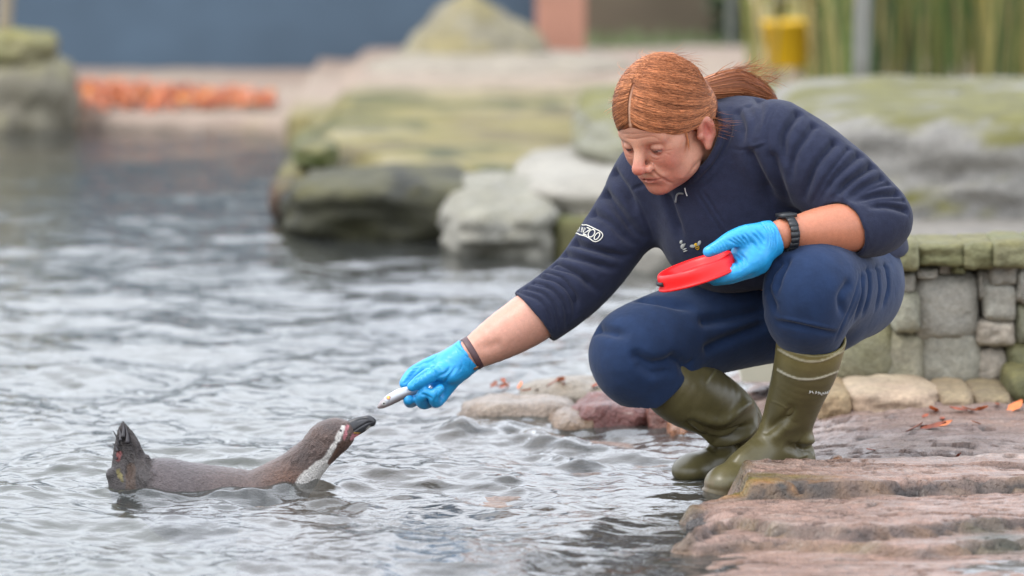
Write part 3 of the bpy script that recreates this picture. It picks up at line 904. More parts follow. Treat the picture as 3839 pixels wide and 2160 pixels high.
for i in range(300):                                       # flyaways
    if rg_.random() < .62:
        s = rg_.random(); pth = hair_path(s, 1 if rg_.random() < .6 else -1, rg_.random() * 2 - 1, 16)
        a = int(rg_.integers(0, 8)); pth = pth[a:a + 7]
        n_ = (pth[0] - h2w(HAIR_C)); n_ /= np.linalg.norm(n_)
        t = np.linspace(0, 1, len(pth))
        pth = pth + (t ** 1.5)[:, None] * (n_ * (.008 + .020 * rg_.random()) + rg_.normal(size=3) * .007)
    else:
        rows = spline(PONY, 4); k = int(rg_.integers(2, len(rows) - 4)); st = rows[k, :3] + np.array([0, -.2, 1]) * rows[k, 3]
        t = np.linspace(0, 1, 10)[:, None]
        dr = np.array([.035 + .03 * rg_.random(), rg_.normal() * .01, .012 + .03 * rg_.random()])
        pth = st + t * dr + t * t * (rg_.normal(size=3) * .014 + [0, 0, -.014])
    fly.append(pth)
for i in range(60):                                        # wisps behind the ear and at the temple
    st = h2w((.070 + .008 * rg_.normal(), -.045 + .01 * rg_.normal(), -.02 + .018 * rg_.normal()))
    t = np.linspace(0, 1, 10)[:, None]; dr = np.array([.030 + .012 * rg_.normal(), -.02, -.022 + .012 * rg_.normal()])
    fly.append(st + t * dr + t * t * (np.array([.012, 0, .012]) + rg_.normal(size=3) * .006))
for i in range(26):
    st = h2w((.069, .022 + .006 * rg_.normal(), .012)); en = h2w((.069 + .002 * rg_.normal(), .030 + .004 * rg_.normal(), -.030 - .016 * rg_.random()))
    t = np.linspace(0, 1, 8)[:, None]; md = h2w((.074, .022, -.012))
    fly.append((1 - t) ** 2 * st + 2 * t * (1 - t) * md + t * t * en)
hairm = mat('ginger_hair', attr=True, rough=.5, spec=.25, noise=[(200, .85, 1.12)])
hairo = part('hair', hs.V, hs.F, hairm, person, hs.C)
V, F, C = strands(paths, .00050, 3, keys); part('strands', V, F, hairm, hairo, C, kind='stuff')
V, F, C = strands(fly, .00028, 4, [.0] * len(fly)); part('loose_hairs', V, F, hairm, hairo, C, kind='stuff')
stamp('hair')
# =================================================================== things worn and held
# ---- red feeding dish
dn = np.array([-.31, -.02, .95]); dn /= np.linalg.norm(dn)
dx = np.array([.95, .02, .31]); dx -= dn * (dx @ dn); dx /= np.linalg.norm(dx); dy = np.cross(dn, dx)
DM = np.stack([dx, dy, dn], 1)
dc = P(2604, 988, -.19)
prof = [(0.0005, -.024), (.060, -.024), (.0635, -.029), (.0850, -.032), (.0862, -.0305), (.0852, -.028), (.0838, -.023), (.0832, -.010), (.0815, -.003), (.0780, .0004), (.0730, -.0004), (.0680, -.004), (.0640, -.010), (.0600, -.016), (.054, -.0185), (.0005, -.019)]
prof = spline(prof, 3)
V, F = lathe(prof, 72)
dish = thing('feeding_dish', 'shallow round red plastic dish held in a blue glove', 'dish', tuple(dc))
redp = mat('red_plastic', rgb(226, 20, 22), rough=.38, noise=[(40, .94, 1.04)], bump=[(300, .05, 2, .001)], spec=.45, sss=.05)
part('bowl', dc + V @ DM.T, F, redp, dish)
V, F = tube([dc + DM @ np.array([.0845 * math.cos(a), .0845 * math.sin(a), -.0300]) for a in np.linspace(0, 2 * math.pi, 49)], .0032, 8, False)
part('base_rim', V, F, redp, dish)
rub = mat('black_rubber', rgb(22, 22, 24), rough=.6)
V, F = tube([dc + DM @ np.array([.0850 * math.cos(a), .0850 * math.sin(a), -.016]) for a in np.linspace(2.3, 3.6, 14)], .0042, 8)
part('grip_band', V, F, rub, dish)

# ---- the fish
fish = thing('fish', 'small silver fish pinched between blue gloved fingers', 'fish', tuple(P(1500, 1500, .085)))
FA = px([(1421, 1526, .085, .0042), (1436, 1516, .085, .0085), (1462, 1499, .085, .0118), (1500, 1479, .087, .0125), (1540, 1466, .090, .0105), (1580, 1462, .095, .0062), (1610, 1462, .098, .003)])
def fish_sdf(p):
    d = chain(p, FA, 5, squash=((.25, 1, .1), .55))
    return smin(d, chain(p, px([(1604, 1462, .098, .0025), (1625, 1450, .10, .007), (1640, 1440, .10, .004)]), 3, squash=((.2, 1, 0), .3)), .004)
V, F = mesh_sdf(fish_sdf, P(1405, 1540, .085) - [0, .02, .005], P(1660, 1425, .085) + [.005, .035, .01], .0011)
fs = Sculpt(V, F)
fs.stroke([(243, 1275), (262, 1225), (262, 1205)], .0012, -.0010, c3)
fs.stroke([(172, 1277), (200, 1272), (222, 1262)], .0008, -.0008, c3)
fs.base(rgb(176, 178, 182))
axis = spline(FA, 6)
d_, t_ = poly_dist(fs.V, axis[:, :3])
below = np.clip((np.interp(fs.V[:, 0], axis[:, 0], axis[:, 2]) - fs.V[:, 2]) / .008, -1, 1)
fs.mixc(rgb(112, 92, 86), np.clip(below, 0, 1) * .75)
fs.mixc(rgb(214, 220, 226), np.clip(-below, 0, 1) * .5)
hm = np.clip((P(1450, 1500, .085)[0] - fs.V[:, 0]) / .006, 0, 1)
fs.mixc(rgb(128, 104, 96), hm * .6)
e = fs.hit(*c3(215, 1238))[0]
if e is not None:
    dd = np.linalg.norm(fs.V - e, axis=1)
    fs.mixc(rgb(186, 186, 180), (dd < .0042) * 1.0); fs.mixc(rgb(30, 30, 34), (dd < .0022) * 1.0)
e = fs.hit(*c3(256, 1184))[0]
if e is not None:
    dd = np.linalg.norm(fs.V - e, axis=1)
    fs.mixc(rgb(120, 62, 30), (dd < .0050) * .9); fs.mixc(rgb(226, 160, 84), (dd < .0034) * 1.0)
silver = mat('fish_skin', attr=True, rough=.24, metal=.35, spec=.7, bump=[(900, .15, 2, .0006)])
part('fish_body', fs.V, fs.F, silver, fish, fs.C)

# ---- wristwatch (on the bare left wrist)
def ring_pts(c, ax, r, n, a0=0, a1=2 * math.pi, ref=(0, 0, 1)):
    ax = ax / np.linalg.norm(ax); u = np.asarray(ref, float) - ax * (np.asarray(ref, float) @ ax); u /= np.linalg.norm(u); v_ = np.cross(ax, u)
    return [(c + r * (math.cos(a) * u + math.sin(a) * v_), math.cos(a) * u + math.sin(a) * v_, ax) for a in np.linspace(a0, a1, n, endpoint=False)]
def obox(c, ax, n_, hw, hl, ht):
    """oriented box: ax along the arm, n_ outward"""
    t_ = np.cross(ax, n_); M = np.stack([ax, t_, n_], 1)
    V, F = box((-hw, -hl, -ht), (hw, hl, ht)); return c + V @ M.T, F
wc = P(2951, 874, -.162); wax = P(3010, 868, -.145) - P(2930, 878, -.166)
watch = bpy.data.objects.new('wristwatch', None); COL.objects.link(watch); watch.parent = person; watch.location = Vector(wc) - person.location
black = mat('black_resin', rgb(30, 33, 36), rough=.45, noise=[(200, .85, 1.15)], spec=.5)
for i, (c, n_, a) in enumerate(ring_pts(wc, wax, .0365, 20)):
    if i == 0: continue
    big = i in (13, 14)
    V, F = obox(c, a, n_, .0105 if big else .0088 + .0008 * (i % 2), .0062, .0030 if big else .0022)
    part('strap_link', V, F, black, watch)
V, F = obox(wc + ring_pts(wc, wax, .0415, 20)[0][1] * .0375, wax / np.linalg.norm(wax), ring_pts(wc, wax, .04, 20)[0][1], .0165, .0165, .0038)
part('watch_case', V, F, black, watch)
steel = mat('steel', rgb(180, 180, 178), rough=.3, metal=.9)
c, n_, a = ring_pts(wc, wax, .0385, 20)[12]
V, F = obox(c, a, n_, .0112, .0018, .0018); part('buckle', V, F, steel, watch)
# ---- dark wristband by the right glove
bc = P(1772, 1324, .10); bax = R_FOR[3, :3] - R_FOR[2, :3]
V, F = lathe([(.0365, -.007), (.0376, -.006), (.0376, .005), (.0370, .007), (.0345, .006), (.0340, -.006), (.0365, -.007)], 40)
u0 = bax / np.linalg.norm(bax); v0 = np.cross(u0, [0, 0, 1.]); v0 /= np.linalg.norm(v0); BM = np.stack([v0, np.cross(u0, v0), u0], 1)
band = mat('brown_band', rgb(74, 50, 52), rough=.5)
wb = part('wristband', bc + V @ BM.T, F, band, person)
V, F = obox(P(1776, 1322, .10) + BM @ np.array([0, 0, 0]) + (P(1786, 1378, .078) - P(1776, 1322, .10)) * .98, u0, np.array([.1, -.5, -.85]), .006, .005, .003)
part('clasp', V, F, mat('brass', rgb(160, 116, 80), rough=.4, metal=.7), wb)

# ---- zip pull, sleeve badge and bees on the fleece
def on_jacket(pts, lift=.0015, n=6):
    o = []
    for a, b in spline(pts, n):
        l, nn = jk.hit(a, b)
        if l is not None: o.append(l + nn * lift)
    return np.array(o) if len(o) > 1 else None
jk._b = None                                        # strokes moved the cloth: rebuild the tree
grey = mat('grey_cord', rgb(120, 124, 124), rough=.7)
pale = mat('pale_cord', rgb(205, 205, 200), rough=.6)
q = on_jacket([c9(1110, 1440), (2541, 734), c9(1170, 1290), c9(1240, 1290)], .004)
if q is not None: part('zip_pull', *tube(q, .0022, 6), grey, jacket)
q = on_jacket([c9(1270, 1180), c9(1285, 1260), c9(1310, 1330)], .004)
if q is not None: part('drawcord', *tube(q, .0011, 6), pale, jacket)
thread = mat('cream_thread', rgb(222, 220, 208), rough=.8)
cb = crop(2120, 800, .09662)
bp = []
def lines(lst, r, closed=False):
    for s in lst:
        q = on_jacket([cb(*z) for z in s], .0012, 4)
        if q is not None: bp.append(tube(q, r, 5))
lines([[(505, 395), (700, 465), (830, 465), (1000, 530), (1200, 630), (1350, 710), (1440, 800), (1445, 900), (1370, 1010), (1260, 1085), (1160, 1105), (1060, 1070), (920, 970), (760, 890), (570, 840), (460, 785), (330, 790), (310, 760)]], .00105)
lines([[(845, 560), (985, 620)], [(985, 620), (700, 815)], [(700, 815), (840, 865)]], .00110)
def oval(cx_, cy_, rx, ry, rot):
    return [(cx_ + rx * math.cos(a) * math.cos(rot) - ry * math.sin(a) * math.sin(rot), cy_ + rx * math.cos(a) * math.sin(rot) + ry * math.sin(a) * math.cos(rot)) for a in np.linspace(0, 2 * math.pi, 13)]
lines([oval(1020, 785, 105, 165, .62), oval(1230, 895, 75, 155, .62)], .00110)
lines([[(700, 755), (745, 585), (780, 600), (770, 650), (730, 675), (715, 760)], [(655, 745), (690, 560)], [(620, 720), (655, 550)], [(660, 560), (700, 580)], [(610, 720), (650, 740)], [(635, 640), (665, 650)],
       [(535, 725), (570, 545)], [(545, 540), (610, 560)], [(540, 530), (505, 515), (490, 570), (515, 640), (490, 700), (460, 690)], [(445, 690), (460, 600), (470, 530)], [(380, 680), (410, 610)]], .00050)
badge = part('sleeve_badge', *join(bp), thread, jacket)
# bee: two wings, striped body
def patch(cpts, matn, name, lift=.002, parent=None):
    c = np.mean(cpts, 0); rim = []
    for a, b in cpts:
        l, nn = jk.hit(a, b)
        if l is None: return
        rim.append(l + nn * lift)
    l, nn = jk.hit(*c); n = len(rim)
    V = np.vstack([rim, [l + nn * (lift + .001)], np.array(rim) - nn * .003]); F = [[n, i, (i + 1) % n, n] for i in range(n)]
    F = np.array([[i, (i + 1) % n, n, n] for i in range(n)])
    me = bpy.data.meshes.new(name); off = np.array(person.location)
    me.from_pydata((V - off).tolist(), [], [[i, (i + 1) % n, n] for i in range(n)] + [[n + 1 + i, n + 1 + (i + 1) % n, (i + 1) % n, i] for i in range(n)])
    me.update()
    return obj(name, me, matn, parent or jacket)
yel = mat('yellow_thread', rgb(224, 176, 40), rough=.8); blk = mat('black_thread', rgb(26, 24, 24), rough=.8); wing = mat('grey_thread', rgb(160, 162, 156), rough=.8)
def oc(cx_, cy_, rx, ry, rot, n=12): return [c4(*z) for z in oval(cx_, cy_, rx, ry, rot)[:12]]
patch(oc(715, 735, 36, 20, .1), wing, 'embroidered_wing'); patch(oc(803, 693, 22, 36, .45), wing, 'embroidered_wing')
patch(oc(778, 752, 26, 34, -.5), yel, 'embroidered_bee_body'); patch(oc(757, 708, 18, 14, 0), yel, 'embroidered_bee_head', .0022)
for k, (x, y) in enumerate([(770, 735), (782, 758)]): patch(oc(x, y, 27, 6, -.35), blk, 'embroidered_stripe', .0035)
for x, y, rx, ry, ro in [(560, 680, 16, 22, .3), (578, 735, 22, 34, .2), (606, 775, 26, 10, -.3), (616, 800, 28, 8, -.3), (605, 720, 9, 26, .3)]:
    patch(oc(x, y, rx, ry, ro), wing, 'embroidered_emblem')
stamp('props')
# =================================================================== penguin
penguin = thing('penguin', 'brown and white penguin swimming with its neck stretched up towards the fish', 'penguin', tuple(P(800, 1840, 0)))
PB = px([(500, 1835, .0, .045), (590, 1835, .0, .066), (700, 1888, .0, .088), (850, 1905, .0, .086), (955, 1888, 0, .071), (1045, 1832, 0, .060), (1108, 1776, 0, .049), (1162, 1720, 0, .0415), (1222, 1662, 0, .0385), (1254, 1636, 0, .0375), (1272, 1628, 0, .033)])
BK = px([(1280, 1627, 0, .0225), (1318, 1608, 0, .0195), (1350, 1593, 0, .0175), (1380, 1581, 0, .0120), (1394, 1580, 0, .0072)])
TL = px([(500, 1830, 0, .046), (490, 1780, 0, .043), (482, 1715, 0, .036), (473, 1650, 0, .024), (463, 1600, 0, .009), (460, 1582, 0, .003)])
def pen_sdf(p):
    d = chain(p, PB, 5)
    d = smin(d, ell(p, P(1225, 1640, 0), (.036, .032, .030)), .02)
    d = smin(d, chain(p, TL, 4, squash=((.3, 1, 0), .30)), .03)
    d = smin(d, rc(p, P(425, 1780, -.02), P(470, 1840, -.015), .016, .03), .02)
    return d
V, F = mesh_sdf(pen_sdf, P(370, 1960, 0) - [0, .13, .06], P(1320, 1550, 0) + [0, .13, .01], .0024)
pg = Sculpt(V, F)
# feather tufts on neck and tail
for i in range(46):
    t = random.random(); x = 1680 + 380 * random.random(); y = 470 + (2060 - x) * .25 + 180 * (random.random() - .5) - (x - 1680) * .35
    pg.stroke([(x, y), (x - 30, y + 36), (x - 44, y + 70)], .0022, random.choice([-1, 1]) * .0016, c5)
for i in range(22):
    x = 190 + 210 * random.random(); y = 330 + 380 * random.random()
    pg.stroke([(x, y), (x + 18, y + 70), (x + 26, y + 140)], .003, random.choice([-1, 1]) * .0028, c5)
for i in range(26):
    x = 420 + 100 * random.random(); y = 420 + 300 * random.random()
    pg.stroke([(x, y), (x + 20, y + 20), (x + 34, y + 46)], .0030, random.choice([-1, 1]) * .003, c5)
for i in range(60):
    x = 1850 + 330 * random.random(); y = 230 + 220 * random.random()
    pg.stroke([(x, y), (x - 12, y + 34), (x - 14, y + 60)], .0018, random.choice([-1, 1]) * .0011, c5)
N = vnormals(pg.V, pg.F)
pg.base(rgb(108, 88, 80))
X = (pg.V[:, 0] - P(350, 0, 0)[0]) * 1800 / .427; Z = (P(0, 1500, 0)[2] - pg.V[:, 2]) * 1800 / .427   # crop-5 like coordinates on the bird
nz = noise3(pg.V, 60, 41, 3); nf = noise3(pg.V, 220, 42, 2)
grey_m = np.clip((1500 - X) / 700, 0, 1)
pg.mixc(rgb(92, 84, 86), grey_m * .8)
pg.mixc(rgb(66, 56, 54), np.clip(1.2 - np.hypot((X - 1830) / 150, (Z - 480 + (X - 1830) * .6) / 130), 0, 1) * .6)
pg.mixc(rgb(64, 58, 58), np.clip(1.1 - np.hypot((X - 2080) / 170, (Z - 230) / 70), 0, 1) * .5)
pg.mixc(rgb(112, 76, 56), np.clip(1.3 - np.hypot((X - 1700) / 200, (Z - 680) / 130), 0, 1) * .6)
pg.mixc(rgb(66, 60, 58), np.clip((520 - X) / 60, 0, 1) * .85)
# white band: from the beak base round the head down to the throat
def seg(ax_, ay, bx, by, w0, w1):
    t = np.clip(((X - ax_) * (bx - ax_) + (Z - ay) * (by - ay)) / ((bx - ax_) ** 2 + (by - ay) ** 2), 0, 1)
    return (w0 + (w1 - w0) * t) - np.hypot(X - ax_ - t * (bx - ax_), Z - ay - t * (by - ay))
wm = np.maximum.reduce([seg(2180, 240, 2110, 370, 24, 30), seg(2110, 370, 2060, 480, 30, 44), seg(2060, 480, 1990, 570, 40, 62), seg(1990, 580, 1900, 690, 82, 100), seg(1900, 690, 1840, 800, 110, 140)])
side = np.clip(-N[:, 1] * 3 + .6, 0, 1)
wmask = np.clip((wm + nz * 18 + nf * 6) / 12, 0, 1)
pg.mixc(rgb(222, 216, 208), wmask)
ch = np.maximum(seg(2200, 400, 2080, 540, 70, 40), seg(2250, 380, 2100, 560, 55, 30))
chm = np.clip((ch + nz * 10) / 10, 0, 1) * (X > 2030)
pg.mixc(rgb(104, 76, 62), chm)
pk = np.maximum(seg(2215, 225, 2195, 320, 16, 20), seg(2280, 310, 2262, 335, 28, 22))
pg.mixc(rgb(206, 128, 134), np.clip((pk + nf * 6) / 8, 0, 1))
# eye
ee = pg.hit(*c5(2178, 262))[0]
# tail: pink and yellow foot side
pg.mixc(rgb(196, 112, 110), np.clip((seg(190, 470, 170, 530, 24, 26) + nz * 16) / 10, 0, 1) * .6)
pg.mixc(rgb(150, 138, 70), np.clip((seg(185, 620, 225, 700, 24, 22) + nz * 16) / 10, 0, 1) * .55)
pg.mixc(rgb(84, 62, 46), np.clip((seg(300, 600, 310, 760, 50, 55) + nz * 20) / 14, 0, 1) * .7)
pg.C[:, :3] *= (1 + (.22 * nz + .22 * nf) * (1 - .75 * wmask))[:, None]
pg.V += N * (.0008 * nf + .0010 * nz)[:, None]
pg.C[:, :3] *= (.70 + .22 * wmask)[:, None]
feather = mat('wet_feathers', attr=True, rough=.38, noise=[(260, .74, 1.26), (800, .76, 1.26)], bump=[(380, 1.0, 4, .005), (120, .5, 3, .006)], spec=.5)
part('penguin_body', pg.V, pg.F, feather, penguin, pg.C)
# bill
def bill_sdf(p):
    d = chain(p, BK, 5, squash=((0, 1, 0), .55))
    d = smin(d, chain(p, px([(1380, 1572, 0, .008), (1396, 1580, 0, .0065), (1399, 1592, 0, .0035)]), 4), .006)
    return d
V, F = mesh_sdf(bill_sdf, P(1255, 1670, 0) - [0, .03, 0], P(1420, 1545, 0) + [0, .03, 0], .0013)
bk = Sculpt(V, F)
bk.stroke([(2260, 290), (2330, 245), (2400, 205), (2455, 190)], .0014, -.0022, c5)
bk.stroke([(2300, 190), (2360, 170), (2420, 170)], .0018, -.0012, c5)
bk.base(rgb(48, 48, 50))
X = (bk.V[:, 0] - P(350, 0, 0)[0]) * 1800 / .427; Z = (P(0, 1500, 0)[2] - bk.V[:, 2]) * 1800 / .427
bk.mixc(rgb(150, 146, 140), np.clip((seg(2390, 262, 2410, 235, 16, 14)) / 8, 0, 1) * .8)
bk.mixc(rgb(198, 124, 126), np.clip((seg(2270, 330, 2310, 315, 28, 18)) / 8, 0, 1))
bk.mixc(rgb(186, 140, 60), np.clip((seg(2275, 288, 2325, 292, 8, 7)) / 5, 0, 1) * .8)
horn = mat('bill_horn', attr=True, rough=.32, noise=[(300, .8, 1.2)], spec=.5, bump=[(200, .2, 3, .002)])
part('bill', bk.V, bk.F, horn, penguin, bk.C)
l, nn = pg.hit(*c5(2172, 268))
if l is not None:
    V, F = lathe([(.0001, .0016), (.0016, .0014), (.0026, .0008), (.0032, -.0010)], 14)
    w0 = nn / np.linalg.norm(nn); u0 = np.cross(w0, [0, 0, 1.]); u0 /= np.linalg.norm(u0)
    part('eye', l + V @ np.stack([u0, np.cross(w0, u0), w0], 1).T, F, mat('penguin_eye', rgb(40, 22, 18), rough=.1, coat=1), penguin)
# tail quills
qm = mat('tail_quill', rgb(44, 40, 42), rough=.5, noise=[(200, .7, 1.3)])
for (x0, y0, x1, y1, rr) in [(262, 330, 256, 186, .006), (240, 360, 222, 238, .005), (225, 400, 172, 268, .0032), (215, 450, 168, 376, .0045), (330, 400, 300, 250, .006), (300, 380, 280, 220, .006), (235, 330, 205, 262, .004), (205, 520, 160, 480, .004)]:
    a = P(*c5(x0, y0), -.006 * random.random() * 3); b = P(*c5(x1, y1), -.004 + .012 * random.random())
    pts = spline([a, a * .5 + b * .5 + np.array([.002, 0, .001]), b], 4)
    V, F = tube(pts, np.linspace(rr, .0008, len(pts)), 6); part('tail_feather', V, F, qm, penguin)
stamp('penguin')
# =================================================================== setting
def rockmat(name, rough=.8, bumps=((35, .5, 6, .02), (160, .4, 4, .005)), **k):
    return mat(name, attr=True, rough=rough, noise=[(18, .82, 1.15), (90, .82, 1.16), (420, .85, 1.12)], bump=list(bumps), **k)
dry_rock = rockmat('dry_rock'); far_rock = rockmat('far_rock', bumps=((12, .6, 5, .04),))
wet_rock = rockmat('wet_rock', .40, ((22, .5, 6, .02), (95, 1.0, 7, .014), (420, .6, 4, .003)), spec=.45, coat=.18)

# ---- ground and pond bed: one sheet
def axis_(a, lo, hi, n): return np.unique(np.r_[-250, -90, -30, -12, np.linspace(lo, hi, n), 12 + hi * .1, 40, 100, 250])
gx = np.unique(np.r_[-250, -100, -40, -15, np.linspace(-7, 5, 121), 15, 40, 100, 250])
gy = np.unique(np.r_[-250, -100, -40, -14, np.linspace(-7, 12, 191), 16, 30, 60, 120, 300])
GX, GY = np.meshgrid(gx, gy, indexing='ij')
def sstep(a, b, x): t = np.clip((x - a) / (b - a), 0, 1); return t * t * (3 - 2 * t)
shore_x = np.interp(GY, [-7, -1.2, -.4, .2, .9, 1.3, 3, 5, 6.5, 8], [1.2, .25, .4, .45, .25, .35, .6, .9, 1.6, 1.9])
dep = sstep(0, .9, shore_x - GX) * sstep(0, .8, 8.4 - GY) * sstep(-6, -5, GX) * sstep(-6, -4.5, GY)
GZ = -.03 + .07 * sstep(0, .5, GX - shore_x - .2) - .38 * dep
GZ = np.where(GY > 9.4, .03, GZ)
GZ = np.where((GX > -.7) & (GX < 2.7) & (GY > -2.6) & (GY < 1.8), np.minimum(GZ, -.16), GZ)
GZ = np.where((GX > -3) & (GX < 2.2) & (GY > 4.6) & (GY < 10.8), np.minimum(GZ, -.06), GZ)
GZ += .012 * noise3(np.stack([GX.ravel(), GY.ravel(), 0 * GX.ravel()], 1), 2.2, 3, 3).reshape(GX.shape) * (np.abs(GX) < 20)
V = np.stack([GX, GY, GZ], -1).reshape(-1, 3); nx, ny = GX.shape
def gridF(nx, ny):
    i = np.arange(nx - 1)[:, None] * ny + np.arange(ny - 1)[None]
    i = i.ravel(); return np.stack([i, i + ny, i + ny + 1, i + 1], 1)
C = np.ones((len(V), 4)); C[:, :3] = rgb(112, 106, 84)
land = np.clip((V[:, 2] - .0) / .03, 0, 1)[:, None]
C[:, :3] = C[:, :3] * (1 - land) + np.array(rgb(118, 112, 88)) * land
grassy = np.clip((V[:, 1] - 10.2) / .4, 0, 1)[:, None] * np.clip((V[:, 0] - .5) / .3, 0, 1)[:, None]
C[:, :3] = C[:, :3] * (1 - grassy) + np.array(rgb(84, 104, 62)) * grassy
shallow = np.clip((V[:, 2] + .10) / .08, 0, 1)[:, None] * (1 - land)
C[:, :3] = C[:, :3] * (1 - shallow) + np.array(rgb(150, 112, 78)) * shallow
ground = part('ground', V, gridF(nx, ny), rockmat('pond_bed', .75, ((8, .5, 5, .03),)), None, C, kind='structure')

# ---- rock shelf at the water's edge
xs = np.arange(-.55, 2.6, .0072); ys = np.r_[np.arange(-1.9, -.2, .0062), np.arange(-.2, 1.75, .0095)]
SX, SY = np.meshgrid(xs, ys, indexing='ij'); Pf = np.stack([SX.ravel(), SY.ravel(), np.zeros(SX.size)], 1)
def nn(sx, sy, seed, o=4): return noise3(Pf * [sx, sy, 1], 1.0, seed, o)
n1, n2, n3 = nn(3.0, 7.0, 51), nn(9, 26, 52), nn(34, 90, 53, 3)
n4 = nn(1.2, 2.6, 54, 3)
X_, Y_ = Pf[:, 0], Pf[:, 1]
def front(pts, z):
    q = np.array([PZ(a, b, z) for a, b in pts]); q = q[np.argsort(q[:, 0])]
    return np.interp(X_, q[:, 0], q[:, 1])
def terrace(pts, z, xl, w, step, jx=.10, jy=.055):
    d = np.minimum(Y_ - front(pts, z) + jy * n1 + .020 * n2, (X_ - PZ(*xl, z)[0]) * .8 + jx * n1 + .02 * n2)
    return step * sstep(0, w, d), d
H = np.full(len(Pf), -.10)
t0, d0 = terrace([(1500, 2620), (2300, 2420), (2700, 2360), (3000, 2350), (3839, 2340), (4600, 2350)], .0, (1960, 2150), .34, .110, .16, .08)
t1, d1 = terrace([(2560, 2075), (2640, 2060), (2900, 2050), (3200, 2062), (3460, 2082), (3839, 2052), (4600, 2050)], .01, (2560, 2060), .020, .018)
t2, d2 = terrace([(2570, 2020), (2680, 1985), (2750, 1962), (2900, 1995), (3200, 2010), (3500, 1990), (3839, 1975), (4600, 1960)], .03, (2580, 1990), .018, .022, .05, .05)
t3, d3 = terrace([(2770, 1862), (2900, 1862), (3150, 1856), (3300, 1850), (3839, 1838), (4600, 1830)], .05, (2782, 1840), .016, .028, .035, .02)
H = H + t0 + t1 + t2 + t3
low = sstep(0, .06, Y_ - front([(1500, 1990), (2400, 1965), (2700, 1945), (2790, 1935), (3839, 1700)], .0) + .02 * n1) * sstep(0, .05, PZ(2800, 1850, .03)[0] - X_ + .03 * n1)
H = H * (1 - low) + (-.016 + .006 * n1) * low
# it drops again behind the front slab, to the wet ledge
yb = front([(2770, 1775), (3100, 1768), (3839, 1745), (4600, 1740)], .055)
back = sstep(0, .07, Y_ - yb + .03 * n1)
wet = -.020 + .050 * sstep(.35, .95, X_ + .12 * n4) + .035 * sstep(.1, .9, Y_ + .1 * n4) * sstep(.45, .8, X_ + .1 * n1)
drop = -.11 * sstep(0, .5, -.05 - X_ + .25 * (Y_ - .2) * 0 + .1 * n4)
H = H * (1 - back) + (wet + drop + .010 * n1) * back
H += .010 * n4 + .0090 * n2 * sstep(-.02, .03, H) + .0040 * n3 + .008 * n1
# strata cracks running along the shelf
cr_ = np.abs(nn(1.6, 11, 57, 3) + .25 * n2)
H -= .022 * np.clip(1 - cr_ / .035, 0, 1) * (H > .0)
cr2 = np.abs(nn(2.3, 16, 58, 3) + .2 * n2); H -= .011 * np.clip(1 - cr2 / .03, 0, 1) * (H > .0)
V = np.stack([SX.ravel(), SY.ravel(), H], 1)
C = np.ones((len(V), 4)); base = np.array(rgb(164, 132, 116)); 
C[:, :3] = base
def mc(col, m): C[:, :3] += (np.array(rgb(*col)) - C[:, :3]) * np.clip(m, 0, 1)[:, None]
mc((170, 148, 134), .7 * np.clip(n4 * 1.6 + .3, 0, 1))
mc((138, 106, 86), .6 * np.clip(n2 * 1.8 - .1, 0, 1))
mc((126, 114, 110), back * np.clip(.5 + n1 * .8, 0, 1) * .85)
mc((132, 92, 74), back * np.clip(n1 * 1.6 - .1, 0, 1) * .8)
st1 = nn(5, 70, 62, 3); st2 = nn(11, 130, 63, 2)
mc((116, 84, 66), np.clip(st1 * 2.2 - .1, 0, 1) * .55); mc((186, 168, 156), np.clip(st2 * 2.2 - .3, 0, 1) * .5)
H += .0030 * st1 + .0018 * st2; V[:, 2] = H
# edges of the terraces: ochre and dark algae
for d_, k in ((d1, .8), (d2, .9), (d3, 1.0)):
    e = np.clip(1.15 - np.abs(d_ - .006) / .022, 0, 1)
    mc((96, 82, 40), e * np.clip(n2 * 2 + .35, 0, 1) * k * .85); mc((50, 44, 40), e * np.clip(-n2 * 2 + .55, 0, 1) * k * .85)
    mc((150, 108, 62), e * np.clip(nn(14, 40, 60, 2) * 2, 0, 1) * .35)
le = np.clip(1 - np.abs(X_ - PZ(2870, 1830, .05)[0]) / .17, 0, 1) * np.clip(1 - np.abs(Y_ + .405) / .085, 0, 1)
le = np.clip(le * 1.8, 0, 1)
mc((116, 104, 40), le * np.clip(n2 * 2 + .5, 0, 1)); mc((40, 48, 46), le * np.clip(-n2 * 2.6 + .2, 0, 1)); mc((170, 116, 50), le * np.clip(nn(20, 50, 66, 2) * 2.4, 0, 1) * .7)
mc((46, 38, 34), np.clip(1.2 - cr_ / .03, 0, 1) * .9); mc((60, 48, 40), np.clip(1.2 - cr2 / .03, 0, 1) * .85)
mc((140, 104, 72), np.clip((.004 - H) / .02, 0, 1) * .8)
mc((58, 66, 50), np.clip(1.1 - np.hypot((X_ - PZ(3780, 2060, .03)[0]) / .10, (Y_ + .80) / .12) + .5 * n2, 0, 1) * .9)
# the part of the sheet that lies deep under water is left off
F = gridF(len(xs), len(ys)); keep = (H[F] > -.17).any(1); F = F[keep]
C[:, :3] *= .76
part('rock_shelf', V, F, wet_rock, None, C, kind='structure')
stamp('shelf')

